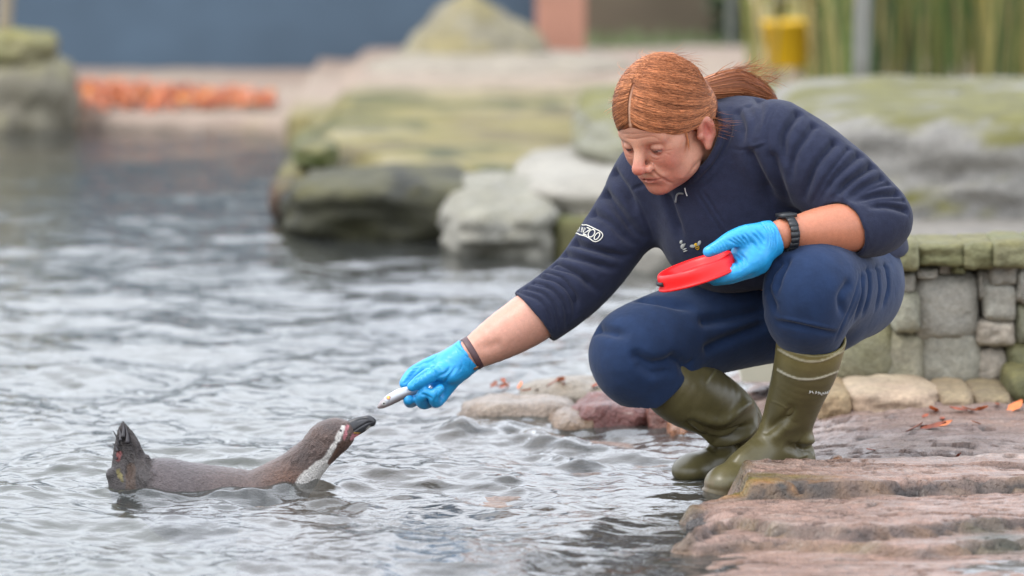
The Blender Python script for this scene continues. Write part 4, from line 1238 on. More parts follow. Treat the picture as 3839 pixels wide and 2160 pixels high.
# ---- water
rows = [-2.3]
while rows[-1] < 9.6: rows.append(rows[-1] + .0075 * max(1.0, 1 + (rows[-1] + .5) * .45))
rows = np.array(rows); us = np.linspace(-1, 1, 430)
WY, U_ = np.meshgrid(rows, us, indexing='ij')
WX = U_ * (1.55 + .17 * (WY + 2.3)) + .0
wp = np.stack([WX.ravel(), WY.ravel()], 1)
rw = np.random.default_rng(8)
Z = np.zeros(len(wp))
w3 = np.c_[wp, np.zeros(len(wp))]
wx = wp + .05 * np.stack([noise3(w3, 2.5, 71, 2), noise3(w3, 2.5, 72, 2)], 1)
near = np.clip(1.0 - (wp[:, 1] - .5) / 9, .45, 1)
for i in range(110):
    lam = .036 * (1.15 / .036) ** rw.random()
    th = rw.normal() * .75 + (1.75 if rw.random() < .75 else 0.4)
    k = 2 * math.pi / lam
    amp = .0090 * lam ** 1.05 * (.5 + rw.random()) / 2.2 * (1.5 if lam < .16 else 1.0)
    gate = .55 + .45 * np.sin(wp @ (np.array([math.cos(i * 1.7), math.sin(i * 1.7)]) * (1.5 + 2 * rw.random())) + 6.28 * rw.random())
    ph = wx @ (np.array([math.cos(th), math.sin(th)]) * k) + 6.28 * rw.random()
    s_ = np.sin(ph)
    Z += amp * gate * (s_ + .22 * (s_ * s_ - .5))
Z *= near
calm = sstep(.05, .75, wp[:, 0] + .1) * sstep(1.3, .2, np.abs(wp[:, 1] + .3))        # shallows by the shelf are calmer
Z *= 1 - .62 * calm
wnz = noise3(w3, 16, 77, 3)
def wridge(pts, wd, a, soft=True):
    q = np.array([PZ(*z, 0)[:2] for z in pts]); q = spline(q, 5)
    d, t = poly_dist(np.c_[wp, np.zeros(len(wp))], np.c_[q, np.zeros(len(q))])
    return (.7 + .9 * wnz) * a * np.exp(-(d / wd) ** 2) * np.clip(np.minimum(t, 1 - t) * 5, 0.0, 1)
for pts, wd, a in [([c5(900, 800), c5(1250, 830), c5(1600, 790), c5(1800, 800), c5(2000, 790)], .026, .009), ([c5(1200, 890), c5(1500, 860), c5(1800, 830)], .03, -.010),
                   ([c5(1800, 760), c5(1920, 740), c5(2080, 790)], .022, .014), ([c5(300, 860), c5(500, 830), c5(800, 850)], .03, .008),
                   ([c5(60, 800), c5(160, 830), c5(300, 840)], .025, .010), ([(1000, 1900), (1200, 1880), (1400, 1900), (1560, 1960)], .05, .012),
                   ([(1700, 1790), (1880, 1800), (2050, 1850), (2250, 1910)], .035, .014), ([(1620, 1650), (1800, 1620), (1990, 1640), (2150, 1700)], .07, .030), ([(1980, 1690), (2100, 1720), (2220, 1760)], .05, .020),
                   ([(1760, 1850), (1900, 1890), (2100, 1960)], .05, -.012), ([(2160, 1660), (2300, 1700), (2480, 1720)], .05, .012)]:
    Z += wridge(pts, wd, a)
pc = PZ(700, 1840, 0)
dp = np.hypot((wp[:, 0] - pc[0]) / 1.0, (wp[:, 1] - 0) / .55)
Z += .0035 * np.sin(dp * 62 - 1) * np.exp(-dp / .34) * (dp > .15)
fx = wp[:, 0] - PZ(2600, 1770, 0)[0]; fy = wp[:, 1] - .15; df = np.hypot(fx, fy)
Z += .003 * np.sin(df * 95) * np.exp(-df / .16)
Wv = np.c_[wp, Z]; WF = gridF(len(rows), len(us))[:, ::-1]
def water_material():
    m = bpy.data.materials.new('pond_water'); m.use_nodes = True; nt = m.node_tree; nt.nodes.clear(); L = nt.links
    out = nt.nodes.new('ShaderNodeOutputMaterial'); mix = nt.nodes.new('ShaderNodeMixShader'); fr = nt.nodes.new('ShaderNodeFresnel'); fr.inputs['IOR'].default_value = 1.34
    gl = nt.nodes.new('ShaderNodeBsdfGlossy'); gl.inputs['Roughness'].default_value = .015; gl.inputs['Color'].default_value = (1, 1, 1, 1)
    tr = nt.nodes.new('ShaderNodeBsdfTransparent'); tr.inputs['Color'].default_value = (.62, .66, .64, 1)
    df = nt.nodes.new('ShaderNodeBsdfDiffuse'); df.inputs['Color'].default_value = (.085, .09, .085, 1)
    m2 = nt.nodes.new('ShaderNodeMixShader'); m2.inputs[0].default_value = .30
    tc = nt.nodes.new('ShaderNodeTexCoord'); mp = nt.nodes.new('ShaderNodeMapping'); mp.inputs['Scale'].default_value = (1, 1.5, 1)
    L.new(tc.outputs['Object'], mp.inputs['Vector'])
    prev = None
    for sc, st, di in ((14, .25, .012), (44, .22, .004), (120, .10, .002)):
        n = nt.nodes.new('ShaderNodeTexNoise'); n.inputs['Scale'].default_value = sc; n.inputs['Detail'].default_value = 2.5; n.inputs['Distortion'].default_value = .6
        L.new(mp.outputs['Vector'], n.inputs['Vector'])
        b = nt.nodes.new('ShaderNodeBump'); b.inputs['Strength'].default_value = st; b.inputs['Distance'].default_value = di
        L.new(n.outputs['Fac'], b.inputs['Height'])
        if prev: L.new(prev, b.inputs['Normal'])
        prev = b.outputs['Normal']
    L.new(prev, gl.inputs['Normal']); L.new(prev, fr.inputs['Normal'])
    L.new(tr.outputs[0], m2.inputs[1]); L.new(df.outputs[0], m2.inputs[2])
    L.new(fr.outputs[0], mix.inputs[0]); L.new(m2.outputs[0], mix.inputs[1]); L.new(gl.outputs[0], mix.inputs[2])
    L.new(mix.outputs[0], out.inputs['Surface'])
    return m
part('pond_water', Wv, WF, water_material(), None, None, kind='structure')
stamp('water')

# ---- rocks
def rock_mesh(c, r, seed, box_=2.6, amp=.16, nu=44, nv=26, rotz=0.0, tilt=0.0, fr=2.2):
    u = np.arange(nu) * 2 * math.pi / nu; v = np.linspace(-math.pi / 2 + .02, math.pi / 2 - .02, nv)
    Uu, Vv = np.meshgrid(u, v, indexing='ij')
    d = np.stack([np.cos(Uu) * np.cos(Vv), np.sin(Uu) * np.cos(Vv), np.sin(Vv)], -1).reshape(-1, 3)
    rad = (np.abs(d) ** box_).sum(1) ** (-1 / box_)
    q = d * rad[:, None]
    ns = noise3(q + seed * 3.1, fr, seed, 4); rg1 = np.abs(noise3(q + seed, fr * 2.2, seed + 9, 3))
    q = q * (1 + amp * ns - amp * .6 * np.clip(.25 - rg1, 0, 1))[:, None]
    nrm = d.copy()
    q = q * np.array(r)
    if tilt: 
        ct, st_ = math.cos(tilt), math.sin(tilt); q = q @ np.array([[ct, 0, st_], [0, 1, 0], [-st_, 0, ct]]).T
    cz, sz_ = math.cos(rotz), math.sin(rotz); q = q @ np.array([[cz, -sz_, 0], [sz_, cz, 0], [0, 0, 1]]).T
    V = q + np.array(c)
    i = np.arange(nu)[:, None]; j = np.arange(nv - 1)[None]
    a = (i * nv + j).ravel(); b = (((i + 1) % nu) * nv + j).ravel()
    F = np.stack([a, b, b + 1, a + 1], 1)
    return V, F
def rock_cols(V, F, cols, moss=0.0, mosscol=(112, 106, 62), dark=None, seed=0, sc=6):
    N = vnormals(V, F); n = noise3(V, sc, seed + 5, 4); n2_ = noise3(V, sc * 4, seed + 6, 3)
    C = np.ones((len(V), 4)); a, b = np.array(rgb(*cols[0])), np.array(rgb(*cols[1]))
    t = np.clip(.5 + n * 1.1, 0, 1)[:, None]; C[:, :3] = a * (1 - t) + b * t
    if moss:
        m = np.clip((N[:, 2] - .45 + n * 1.3 + n2_ * .5) * 2.0, 0, 1) * moss
        mcv = np.array(rgb(*mosscol)) * (1 + .35 * n2_ + .25 * n)[:, None]
        C[:, :3] += (mcv - C[:, :3]) * m[:, None]
    if dark:
        zz = V[:, 2]; m = np.clip((dark[0] - zz + .04 * n) / dark[1], 0, 1) * dark[2]
        C[:, :3] += (np.array(rgb(*dark[3])) - C[:, :3]) * m[:, None]
    C[:, :3] *= .71 * (1 + .16 * n2_)[:, None]
    return C
def rock(label, x0, y0, x1, y1, y, dy, cols, seed, moss=0, m=None, box_=2.8, amp=.14, name='rock', group=None, parent=None, rotz=0.0, sink=0.0, **k):
    """a rock whose face fills the pixel box (x0,y0)-(x1,y1) at depth y"""
    a, b = P(x0, y1, y), P(x1, y0, y)
    c = (a + b) / 2 + np.array([0, dy * .55, -sink / 2]); r = np.array([(b[0] - a[0]) / 2, dy, (b[2] - a[2]) / 2 + sink / 2]) * 1.06
    kw = {q_: k.pop(q_) for q_ in ('nu', 'nv', 'fr', 'tilt') if q_ in k}
    V, F = rock_mesh((0, 0, 0), r, seed, box_, amp, rotz=rotz, **kw)
    V += c
    C = rock_cols(V, F, cols, moss, seed=seed, **k)
    if m is far_rock: C[:, :3] *= .84
    if parent is not None: return part(name, V, F, m or dry_rock, parent, C)
    o = obj(name, make_mesh(name, V - c, F, C), m or dry_rock); o.location = c
    if label: o['label'] = label; o['category'] = 'rock'
    if group: o['group'] = group
    return o
GREY = ((150, 146, 132), (176, 172, 160)); PALE = ((168, 158, 142), (190, 178, 160)); BEIGE = ((164, 138, 112), (188, 166, 144)); OLV = ((112, 112, 70), (150, 146, 112)); RED = ((104, 62, 52), (142, 92, 78))
# dry stone wall behind the keeper: each stone a part
wall = thing('stone_wall', 'low mossy dry stone wall with flat coping behind the squatting keeper', 'stone wall', tuple(P(3500, 1440, 1.12)))
cw = crop(2900, 850, .6557)
k = 0
for (a, b, c_, d_, cols, ms, bx) in [
        (500, 70, 690, 250, OLV, .9, 4), (676, 82, 824, 246, OLV, .8, 5), (812, 88, 1090, 214, OLV, .85, 6), (1074, 82, 1262, 236, OLV, .9, 5), (1246, 70, 1450, 226, OLV, .95, 5), (1440, 72, 1640, 230, OLV, .9, 5),
        (690, 246, 812, 372, GREY, .2, 3.2), (806, 226, 930, 290, GREY, .3, 4), (926, 200, 1012, 262, GREY, .1, 4), (1010, 208, 1090, 258, OLV, .4, 4),
        (792, 262, 1166, 640, GREY, .10, 4), (830, 560, 1180, 930, ((144, 138, 120), (168, 164, 148)), .15, 4), (680, 362, 834, 600, ((150, 148, 130), (168, 166, 146)), .25, 4), (560, 590, 870, 900, ((136, 130, 104), (166, 160, 138)), .3, 4), (330, 560, 690, 890, ((110, 108, 72), (150, 146, 120)), .5, 3.5),
        (1226, 188, 1396, 326, GREY, .05, 4.5), (1150, 232, 1234, 420, GREY, .15, 4), (1190, 316, 1384, 536, ((166, 162, 148), (182, 178, 164)), .05, 4.5), (1148, 520, 1374, 676, PALE, .05, 4), (1132, 676, 1334, 896, PALE, .12, 3.6), (1376, 226, 1470, 430, GREY, .3, 4), (1364, 420, 1480, 660, ((130, 130, 100), (160, 158, 138)), .6, 4), (1320, 640, 1500, 900, OLV, .8, 3.6), (1470, 220, 1660, 640, GREY, .3, 4), (1490, 640, 1680, 1000, OLV, .6, 4)]:
    x0, y0 = cw(a, b); x1, y1 = cw(c_, d_); k += 1
    rock(None, x0, y0, x1, y1, 1.12 - (.05 if y1 < 1015 else 0) + .02 * math.sin(k * 2.3), .12, cols, 100 + k, ms, box_=bx * 1.35, amp=.085, name='stone', parent=wall, nu=32, nv=20)
V, F = box(tuple(P(3200, 1450, 1.25) - [0, 0, .1]), tuple(P(4300, 960, 1.25) + [0, .3, 0])); part('core', V, F, mat('mortar', rgb(88, 80, 58), noise=[(20, .7, 1.2)], bump=[(40, .6, 5, .02)]), wall)
# ledge stones at its foot
for i, (lb_, a, b, c_, d_, cols, y) in enumerate([
        ('pale beige rock block at the foot of the dry stone wall', 410, 915, 940, 1130, ((186, 158, 132), (196, 176, 152)), 0.86), ('brown cube-like rock beside the pale block below the wall', 926, 930, 1140, 1110, ((150, 128, 100), (166, 146, 120)), 0.87),
        ('dull brown rock block under the mossy wall corner', 1126, 935, 1360, 1100, ((136, 118, 92), (150, 132, 106)), 0.88), ('dark mossy boulder at the right foot of the wall', 1340, 840, 1560, 1110, ((70, 70, 36), (104, 100, 60)), 0.90),
        ('knobbly ochre rock half hidden behind the near boot', 230, 930, 440, 1130, ((136, 112, 76), (176, 150, 118)), 0.86)]):
    x0, y0 = cw(a, b); x1, y1 = cw(c_, d_); rock(lb_, x0, y0, x1, y1, y, .16, cols, 140 + i, .25 if i != 3 else .8, box_=4.5, amp=.12)
# wet red-brown stones at the water's edge behind the far knee
for i, (lb_, a, b, c_, d_, cols, y) in enumerate([
        ('flat pale wet rock at the waterline below the outstretched arm', 1730, 1505, 2160, 1600, ((140, 122, 104), (170, 150, 132)), .95), ('dark red wet rock behind the far knee', 2150, 1500, 2480, 1620, ((112, 60, 52), (140, 84, 72)), .85),
        ('purple-brown wet rock tucked behind the far boot', 2420, 1490, 2700, 1640, RED, .8), ('low ochre rock breaking the water beside the red rock', 2060, 1555, 2300, 1640, ((130, 104, 80), (160, 136, 112)), .82),
        ('small orange stone on the red wet rocks', 2500, 1578, 2580, 1622, ((150, 90, 54), (170, 112, 70)), .70), ('pale rock slab under the leaf strewn shore behind the thigh', 1950, 1440, 2500, 1520, ((150, 136, 116), (170, 156, 138)), 1.2)]):
    rock(lb_, a, b, c_, d_, y, .12, cols, 160 + i, .1, wet_rock, box_=3.2, amp=.2, sink=.06)
rock('small tan pebble lying on the wet ledge behind the heel', 3115, 1712, 3160, 1752, -.0, .018, ((170, 112, 76), (190, 140, 100)), 171, 0, wet_rock, box_=2.4)
rock('smooth grey-brown rounded rock on the shelf', 3620, 1722, 3900, 1778, -.10, .06, ((120, 110, 86), (150, 138, 116)), 172, .2, wet_rock, box_=2.4, amp=.12, sink=.03)
rock('lumpy black wet rock at the tip of the near shelf', 2575, 1950, 2700, 2030, -.62, .03, ((62, 58, 56), (120, 108, 100)), 173, 0, wet_rock, box_=2.4, amp=.34, fr=3.4, sink=.01)
# big grey boulders and the mossy promontory across the water
rock('huge grey boulder with mossy flat top beyond the stone wall', 3000, 396, 4300, 830, 4.6, .9, ((150, 146, 138), (176, 172, 164)), 180, 1.0, far_rock, mosscol=(110, 106, 46), box_=6, amp=.07, nu=80, nv=40, sink=.02)
rock('long grey rock base cracked off under the huge boulder', 2900, 820, 4300, 960, 4.2, .8, ((142, 136, 128), (160, 154, 146)), 181, .1, far_rock, box_=6, amp=.08, nu=64)
rock('mossy topped grey rock ledge behind the keeper', 2200, 430, 3120, 640, 5.4, 1.0, ((140, 138, 116), (168, 166, 150)), 182, 1.0, far_rock, mosscol=(116, 112, 44), box_=5, amp=.10, nu=70)
rock('pale lichen covered boulder behind the raised arm', 1950, 640, 2960, 900, 4.8, .7, ((166, 160, 146), (186, 180, 168)), 183, .12, far_rock, box_=4, amp=.14, nu=64)
rock('grey boulder glimpsed below the chest between arm and knee', 2350, 840, 2960, 1030, 4.2, .5, ((140, 136, 126), (160, 154, 142)), 184, .1, far_rock, box_=3.5, amp=.14, nu=48, sink=.05)
rock('speckled white and grey rock at the waterline beside the promontory', 1660, 730, 2120, 930, 4.55, .5, ((150, 146, 130), (182, 178, 166)), 185, .35, far_rock, box_=3.4, amp=.26, nu=56, sink=.05)
rock('dark rusty brown rock tip of the promontory', 1008, 682, 1120, 764, 5.35, .16, ((92, 56, 42), (74, 58, 38)), 187, .5, far_rock, box_=3, amp=.2, sink=.05)
rock('dark algae covered rock under the promontory edge', 1080, 664, 1800, 886, 4.95, .40, ((34, 34, 18), (66, 64, 34)), 188, .35, far_rock, box_=3.2, amp=.22, nu=56, sink=.05)
rock('deep green mossy lump at the end of the upper tier', 1104, 540, 1260, 640, 5.9, .2, ((74, 84, 34), (96, 104, 44)), 190, .9, far_rock, box_=3, amp=.22)
# far shore with the mossy promontory: one height field
fxs = np.arange(-2.9, 2.3, .022); fys = np.arange(4.3, 11.3, .024)
FX_, FY_ = np.meshgrid(fxs, fys, indexing='ij'); fp = np.stack([FX_.ravel(), FY_.ravel(), 0 * FX_.ravel()], 1)
def fn(a, b, sd_, o=4): return noise3(fp * [a, b, 1], 1.0, sd_, o)
m1, m2, m3, m4 = fn(2.2, 2.2, 301), fn(6, 6, 302), fn(16, 16, 303, 3), fn(1.0, 3.0, 304, 3)
wl = np.array([PZ(*q, 0)[:2] for q in [(1034, 762), (1300, 800), (1500, 868), (1800, 905), (2100, 960), (2600, 1010)]])
yf = np.where(fp[:, 0] < -.80, np.interp(fp[:, 0], [-3.2, -1.75, -1.2, -.92, -.80], [9.1, 8.9, 8.75, 8.45, 7.9]), np.interp(fp[:, 0], wl[:, 0], wl[:, 1]))
fd = np.minimum(fp[:, 1] - yf, np.where(fp[:, 1] < 8.2, (fp[:, 0] + .82) * 1.2, 9)) + .10 * m1 + .05 * m2
prom = fp[:, 0] > -.86
f1 = .105 * sstep(0, .07, fd); f2 = .055 * sstep(0, .10, np.minimum(fp[:, 1] - yf - .55 + .25 * m4 + .08 * m2, (fp[:, 0] + .70) * 1.2 + .08 * m2))
FH = np.where(prom, f1 + f2, .062 * sstep(0, .08, fd)) - .09
FH = np.where(fd > 0, FH + .09, -.09) + .012 * m1 + .014 * m2 * prom + .005 * m3
FH += .02 * np.clip(fp[:, 1] - 6.5, 0, 2) * 0
FV = np.stack([fp[:, 0], fp[:, 1], FH], 1); FF = gridF(len(fxs), len(fys)); FF = FF[(fd[FF] > -.12).any(1)]
C = np.ones((len(FV), 4)); C[:, :3] = rgb(178, 154, 136)
mc((188, 170, 150), np.clip(m1 + .4, 0, 1)); mc((170, 160, 110), np.clip(m4 * 2 - .3, 0, 1) * .6)
gm = prom * sstep(9.3, 8.0, fp[:, 1])
mc((146, 134, 66), gm * .95); mc((88, 92, 30), gm * np.clip(m2 * 1.8 + m1 + .1, 0, 1) * .8); mc((176, 164, 128), gm * np.clip(m4 * 2.2 - m2 * .6 - .1, 0, 1) * .85)
mc((128, 116, 92), gm * np.clip(m3 * 2, 0, 1) * .4)
fc = np.clip(1 - np.abs(fd - .02) / .075, 0, 1) * prom  # dark mossy front face; its colour also carries the shade of an unmodelled overhang
mc((56, 56, 30), fc * .9); mc((96, 104, 50), np.clip(1 - np.abs(fd - .11) / .06, 0, 1) * prom * np.clip(.6 + m2, 0, 1) * .9)
mc((88, 78, 40), fc * np.clip(m3 * 2.5, 0, 1) * .7)
mc((104, 88, 76), np.clip(1 - np.abs(fd) / .06, 0, 1) * (~prom) * .6)
mc((58, 64, 20), gm * np.clip(m2 * 2.6 + m3 - .25, 0, 1) * .75); mc((112, 96, 70), gm * np.clip(-m1 * 2.4 - .2, 0, 1) * .7)
C[:, :3] *= .58
part('far_shore', FV, FF, far_rock, None, C, kind='structure')
def far_z(x, y):
    i = int(np.clip(np.searchsorted(fxs, x), 0, len(fxs) - 1)); j = int(np.clip(np.searchsorted(fys, y), 0, len(fys) - 1)); return FH.reshape(len(fxs), len(fys))[i, j]
# far bank
rock('pointed grey rock with yellow lichen flank by the blue-grey wall', 1460, 4, 2080, 640, 9.9, .28, ((150, 142, 116), (178, 170, 148)), 194, .55, far_rock, box_=1.45, amp=.16, nu=48, mosscol=(140, 124, 44))
rock('wide grey boulder base spreading under the pointed rock', 1380, 218, 2360, 400, 9.7, .4, ((172, 160, 142), (190, 178, 162)), 195, .2, far_rock, box_=3, amp=.14, nu=64)
rock('tall stacked rock standing in the water at the far left', -60, 230, 262, 560, 8.75, .25, ((130, 124, 104), (156, 148, 130)), 196, .4, far_rock, box_=3.4, amp=.2, nu=56, mosscol=(124, 120, 56))
rock('mossy cap stone on the stacked far-left rock', -80, 120, 196, 270, 8.8, .18, ((134, 130, 84), (150, 140, 112)), 197, .8, far_rock, box_=2.8, amp=.2, mosscol=(140, 134, 60))
stamp('rocks')

# ---- walls, pillar, posts
def slab(name, label, cat, x0, x1, y, z0, z1, th, m, bevel=.01):
    a, b = P(x0, 200, y)[0], P(x1, 200, y)[0]
    V, F = box((a, y, z0), (b, y + th, z1))
    c = np.array([(a + b) / 2, y, z0]); o = obj(name, make_mesh(name, V - c, F, None, False), m); o.location = c
    o['label'] = label; o['category'] = cat
    bv = o.modifiers.new('bevel', 'BEVEL'); bv.width = bevel; bv.segments = 2
    return o
slab('rendered_wall', 'smooth blue-grey painted wall at the back of the pond', 'wall', -3200, 2040, 11.3, -.05, 1.45, .25, mat('blue_grey_render', rgb(70, 87, 102), rough=.85, noise=[(1.2, .88, 1.1), (5, .93, 1.06)], bump=[(30, .15, 4, .01)]))
slab('brick_pillar', 'pinkish sandstone pillar at the end of the blue-grey wall', 'pillar', 2010, 2195, 10.9, -.05, 1.35, .22, mat('pink_stone', rgb(168, 122, 102), rough=.85, noise=[(6, .85, 1.12)], bump=[(40, .3, 5, .01)]))
slab('timber_wall', 'dark brown timber wall behind the pillar and grass', 'wall', 2150, 5200, 13.6, -.05, 1.3, .1, mat('brown_timber', rgb(112, 98, 82), rough=.8, noise=[(3, .85, 1.12)], bump=[(20, .2, 4, .01)]))
def post(name, label, x0, y0, x1, y1, y, r, col):
    a, b = P(x1, y1, y), P(x0, y0, y); d = (b - a) / np.linalg.norm(b - a); b = b + d * .75; a = a - d * .06
    V, F = tube(np.linspace(a, b, 6), r, 12); o = obj(name, make_mesh(name, V - a, F), mat(name + '_paint', rgb(*col), rough=.6, noise=[(30, .85, 1.1)])); o.location = a
    o['label'] = label; o['category'] = 'post'
post('metal_post', 'thick grey metal post rising from the rock in front of the reeds', 3236, 0, 3226, 385, 6.8, .030, (118, 118, 112))
post('metal_post', 'faint thin grey post on the grass behind the keeper', 2744, 0, 2738, 290, 11.6, .020, (118, 120, 112))
post('timber_post', 'pale weathered post above the stacked rock', 22, 0, 8, 210, 8.9, .030, (140, 128, 108))

# yellow bucket hung in the reeds
yb_ = thing('bucket', 'bright yellow plastic bucket hanging among the reeds', 'bucket', tuple(P(2950, 250, 9.0)))
yc = P(2950, 250, 9.0)
V, F = lathe([(.0005, .0), (.072, .0), (.076, .004), (.094, .165), (.100, .168), (.100, .182), (.095, .184), (.090, .176), (.072, .008), (.0005, .008)], 28)
part('tub', yc + V, F, mat('yellow_plastic', rgb(232, 186, 30), rough=.45, noise=[(9, .8, 1.05)]), yb_)
V, F = tube([yc + np.array([.096 * math.cos(a), .01, .176 + .10 * math.sin(a)]) for a in np.linspace(0, math.pi, 17)], .004, 6); part('handle', V, F, mat('bucket_wire', rgb(190, 184, 150), rough=.5), yb_)
V, F = tube(np.array([P(2958, 128, 9.02), P(2880, 60, 9.05), P(2790, -60, 9.1)]), .008, 8); part('hanging_pole', V, F, mat('cane', rgb(178, 164, 126), rough=.7), yb_)
# pale feed tub behind the boots
tb = thing('tub', 'pale grey plastic tub standing on the ledge between the boots and the stone wall', 'tub', tuple(P(2850, 1432, 1.2)))
a, b = P(2770, 1432, 1.2), P(3000, 1310, 1.2)
V, F = box((a[0], 1.2, a[2]), (b[0], 1.36, b[2])); V[:4, 0] = V[:4, 0] * .9 + V[:4, 0].mean() * .1
tubm = mat('grey_plastic', rgb(176, 172, 152), rough=.5, noise=[(20, .92, 1.05)])
part('tub_body', V, F, tubm, tb, None, False)
V, F = box((a[0] - .01, 1.19, b[2]), (b[0] + .01, 1.37, b[2] + .015)); part('rim', V, F, mat('teal_plastic', rgb(110, 116, 104), rough=.5), tb, None, False)

# ---- planting: reeds, grass, hedge
def blades(name, n, xr, yr, z0, hr, wr, cols, seed, lean=.12):
    r_ = np.random.default_rng(seed); V = []; F = []; C = []; o = 0; m = 6; t = np.linspace(0, 1, m)
    for i in range(n):
        bx_, by_ = r_.uniform(*xr), r_.uniform(*yr); h_ = r_.uniform(*hr); w_ = r_.uniform(*wr); ang = r_.uniform(0, math.pi)
        ld = r_.normal(size=2) * lean * h_
        cx_ = np.c_[bx_ + ld[0] * t ** 2, by_ + ld[1] * t ** 2, z0 + h_ * t]
        sd_ = np.array([math.cos(ang), math.sin(ang), 0]) * w_; wt = (1 - t ** 2.5)[:, None] * .5 + .02
        V += [cx_ - sd_ * wt, cx_ + sd_ * wt + np.array([0, 0, 0])]
        j = np.arange(m - 1); F.append(np.stack([o + j, o + m + j, o + m + j + 1, o + j + 1], 1)); o += 2 * m
        c = np.array(rgb(*cols[int(r_.integers(len(cols)))])) * r_.uniform(.7, 1.25)
        C.append(np.tile(np.r_[c, 1], (2 * m, 1)))
    return part(name, np.vstack(V), np.vstack(F), mat(name + '_leaf', attr=True, rough=.6), None, np.vstack(C), kind='stuff')
RX0, RX1 = P(3060, 300, 8.5)[0], P(4500, 300, 8.5)[0]
o = blades('reed_bed', 650, (RX0, RX1), (8.0, 11.4), .0, (.6, 1.4), (.012, .028), [(72, 90, 36), (92, 104, 44), (134, 124, 68), (52, 72, 26), (44, 62, 24), (142, 126, 78)], 5); o['label'] = 'tall green and straw coloured reeds growing behind the grey boulder'; o['category'] = 'reeds'
o = blades('straw_reeds', 60, (P(2800, 300, 9)[0], P(3260, 300, 9)[0]), (8.8, 10.2), .0, (.6, 1.2), (.014, .024), [(186, 168, 116), (158, 152, 92), (140, 146, 84)], 6); o['label'] = 'sparse straw coloured reed stems beside the yellow bucket'; o['category'] = 'reeds'
o = blades('meadow_grass', 5200, (P(2195, 300, 11)[0], P(3900, 300, 12)[0]), (9.6, 13.5), .02, (.03, .11), (.006, .012), [(98, 122, 66), (120, 136, 84), (128, 134, 104)], 7, .3); o['label'] = 'short green grass between the pillar and the reeds'; o['category'] = 'grass'
def leaf_mass(name, n, c, r, cols, seed, size):
    r_ = np.random.default_rng(seed); V = []; F = []; C = []
    d = r_.normal(size=(n, 3)); d /= np.linalg.norm(d, axis=1, keepdims=True); p_ = np.array(c) + d * np.array(r) * (r_.random((n, 1)) ** .4)
    p_ += .16 * np.stack([noise3(p_, 2.5, seed + k_, 2) for k_ in range(3)], 1)
    a = r_.normal(size=(n, 3)); a /= np.linalg.norm(a, axis=1, keepdims=True); b = np.cross(a, r_.normal(size=(n, 3))); b /= np.linalg.norm(b, axis=1, keepdims=True)
    s_ = size * r_.uniform(.6, 1.3, (n, 1))
    V = np.stack([p_ - a * s_, p_ + b * s_ * .45, p_ + a * s_, p_ - b * s_ * .45], 1).reshape(-1, 3)
    F = np.arange(4 * n).reshape(-1, 4)
    cc = np.array([rgb(*k_) for k_ in cols])[r_.integers(len(cols), size=n)] * r_.uniform(.6, 1.3, (n, 1))
    C = np.ones((4 * n, 4)); C[:, :3] = np.repeat(cc, 4, 0)
    return V, F, C
hedge_m = mat('hedge_leaf', attr=True, rough=.6)
for i, (px_, y, rr, lb_) in enumerate([(3560, 12.2, (.9, .5, 1.0), 'dark green evergreen shrub behind the reeds'), (4300, 12.4, (.9, .6, 1.2), 'tall dark shrub rising at the far end of the reed bed'), (3050, 12.9, (.6, .35, .55), 'mid green bush in front of the brown timber wall')]):
    c = P(px_, 300, y); c[2] = rr[2] * .8
    t_ = thing('shrub', lb_, 'shrub', (c[0], c[1], 0))
    part('foliage', *leaf_mass('foliage', 5200, c, rr, [(46, 66, 36), (66, 88, 44), (36, 50, 30), (92, 108, 60)], 90 + i, .045)[:2], hedge_m, t_, leaf_mass('foliage', 5200, c, rr, [(46, 66, 36), (66, 88, 44), (36, 50, 30), (92, 108, 60)], 90 + i, .045)[2], kind='stuff')
    V, F = tube(np.array([[c[0], c[1], -.05], [c[0] + .03, c[1], .4], [c[0] + .01, c[1], c[2] + .3]]), [.05, .04, .02], 8); part('stem', V, F, mat('bark', rgb(84, 70, 54), rough=.9), t_)

# ---- fallen leaves
def leaf_mesh(s, seed):
    r_ = random.Random(seed); n = 7; V = []; 
    for i in range(n):
        t = i / (n - 1); w_ = s * .42 * math.sin(math.pi * (t * .92 + .04)) * (1 + .25 * r_.uniform(-1, 1))
        zc = s * (.22 * (t - .5) ** 2 + .03 * r_.random())
        V += [[-w_, (t - .5) * 2 * s, zc + s * .14], [0, (t - .5) * 2 * s, zc], [w_, (t - .5) * 2 * s, zc + s * .12]]
    F = []
    for i in range(n - 1):
        for j in (0, 1): F.append([i * 3 + j, i * 3 + j + 1, i * 3 + j + 4, i * 3 + j + 3])
    return np.array(V), np.array(F)
leafm = [mat('rust_leaf', rgb(140, 66, 36), rough=.6, noise=[(40, .6, 1.3)]), mat('orange_leaf', rgb(206, 112, 58), rough=.6, noise=[(40, .7, 1.3)]), mat('brown_leaf', rgb(120, 66, 42), rough=.6, noise=[(40, .7, 1.3)])]
def shelf_z(x, y):
    i = int(np.clip(np.searchsorted(xs, x), 0, len(xs) - 1)); j = int(np.clip(np.searchsorted(ys, y), 0, len(ys) - 1))
    return max(H.reshape(len(xs), len(ys))[i, j], 0.0)
cs = crop(2150, 1500, .6557)
rl = random.Random(4); meshes = [leaf_mesh(.02 + .003 * i, i) for i in range(5)]; lm = [make_mesh('leaf', *q) for q in meshes]
for i, q in enumerate(lm): q.materials.append(leafm[i % 3])
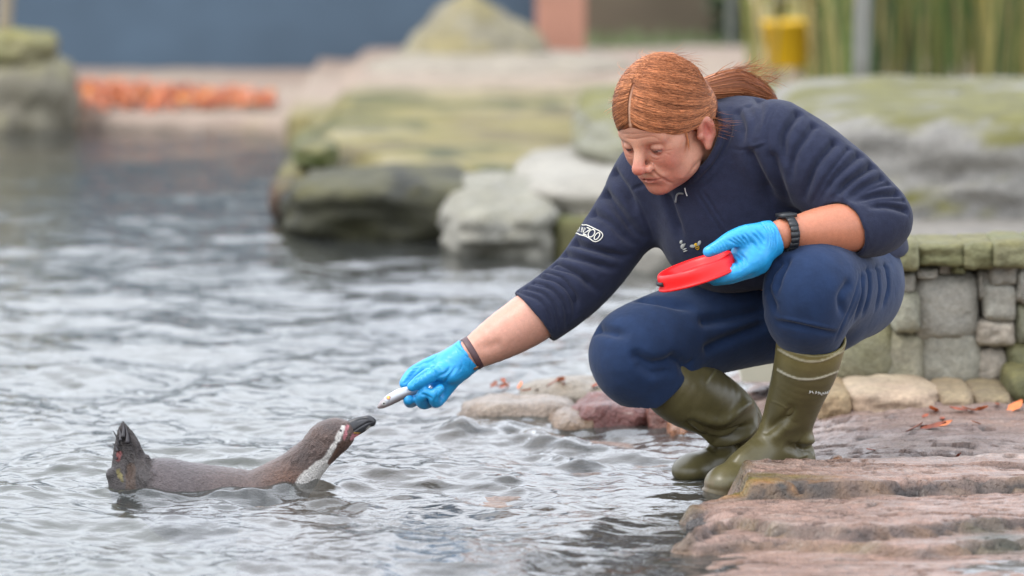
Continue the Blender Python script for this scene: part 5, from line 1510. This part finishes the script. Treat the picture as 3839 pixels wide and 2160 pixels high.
for i, (a, b) in enumerate([(2010, 150), (2060, 130), (2000, 205), (2060, 215), (2120, 200), (2200, 125), (2330, 120), (2420, 105), (2200, 345), (2520, 120), (1700, 300), (2300, 185), (1950, 215), (2110, 160), (2260, 130)]):
    pp = PZ(*cs(a, b), .03); pp[2] = shelf_z(pp[0], pp[1]) + .003
    o = bpy.data.objects.new('fallen_leaf', lm[i % 5]); COL.objects.link(o); o.location = pp; o.rotation_euler = (rl.uniform(-.5, .5), rl.uniform(-.5, .5), rl.uniform(0, 6.28)); s_ = rl.uniform(.5, 1.1); o.scale = (s_, s_, s_)
    o['label'] = ['small rust', 'small orange', 'small brown'][(i % 5) % 3] + ' fallen leaf lying on the wet ledge below the stone wall'; o['category'] = 'leaf'; o['group'] = 'fallen leaves on the wet ledge'
for i in range(20):
    x_, y_ = (rl.uniform(1860, 2320), rl.uniform(1425, 1465))
    if i < 5: x_, y_ = rl.uniform(1850, 1980), rl.uniform(1440, 1455)
    pp = P(x_, y_, 1.08 + rl.random() * .15)
    o = bpy.data.objects.new('fallen_leaf', lm[i % 5]); COL.objects.link(o); o.location = pp; o.rotation_euler = (rl.uniform(-.6, .6), rl.uniform(-.6, .6), rl.uniform(0, 6.28)); s_ = rl.uniform(.45, .9); o.scale = (s_, s_, s_)
    o['label'] = ['rust', 'orange', 'brown'][(i % 5) % 3] + ' fallen leaf on the pale slab at the shore behind the thigh'; o['category'] = 'leaf'; o['group'] = 'fallen leaves on the shore slab'
r_ = np.random.default_rng(3); parts = []
for i in range(1500):
    t = r_.random() ** 1.2; y_ = 8.93 + 1.2 * r_.random() * (1 - .55 * t); x_ = (270 + 760 * t - CX) / FPX * (y_ + 10)
    pp = np.array([x_, y_, far_z(x_, y_) + .012 + .03 * r_.random()])
    V, F = meshes[i % 5]; a_ = r_.uniform(0, 6.28); ca, sa = math.cos(a_), math.sin(a_)
    Rm = np.array([[ca, -sa, 0], [sa, ca, 0], [0, 0, 1.]]); Rt = np.array(Matrix.Rotation(r_.uniform(-.8, .8), 3, 'X'))
    parts.append((pp + (V * r_.uniform(.45, 1.0)) @ (Rm @ Rt).T, F))
V, F = join(parts); LC = np.ones((len(V), 4)); nl = len(meshes[0][0])
LC[:, :3] = np.repeat(np.array([rgb(*q) for q in [(196, 96, 48), (206, 124, 80), (186, 118, 92), (172, 80, 40), (210, 140, 60), (184, 140, 120)]])[r_.integers(6, size=len(parts))], nl, 0)
o = part('leaf_litter', V, F, mat('drift_leaf', attr=True, rough=.6), None, LC, kind='stuff'); o['label'] = 'drift of orange fallen leaves along the far bank'; o['category'] = 'leaves'
stamp('setting')
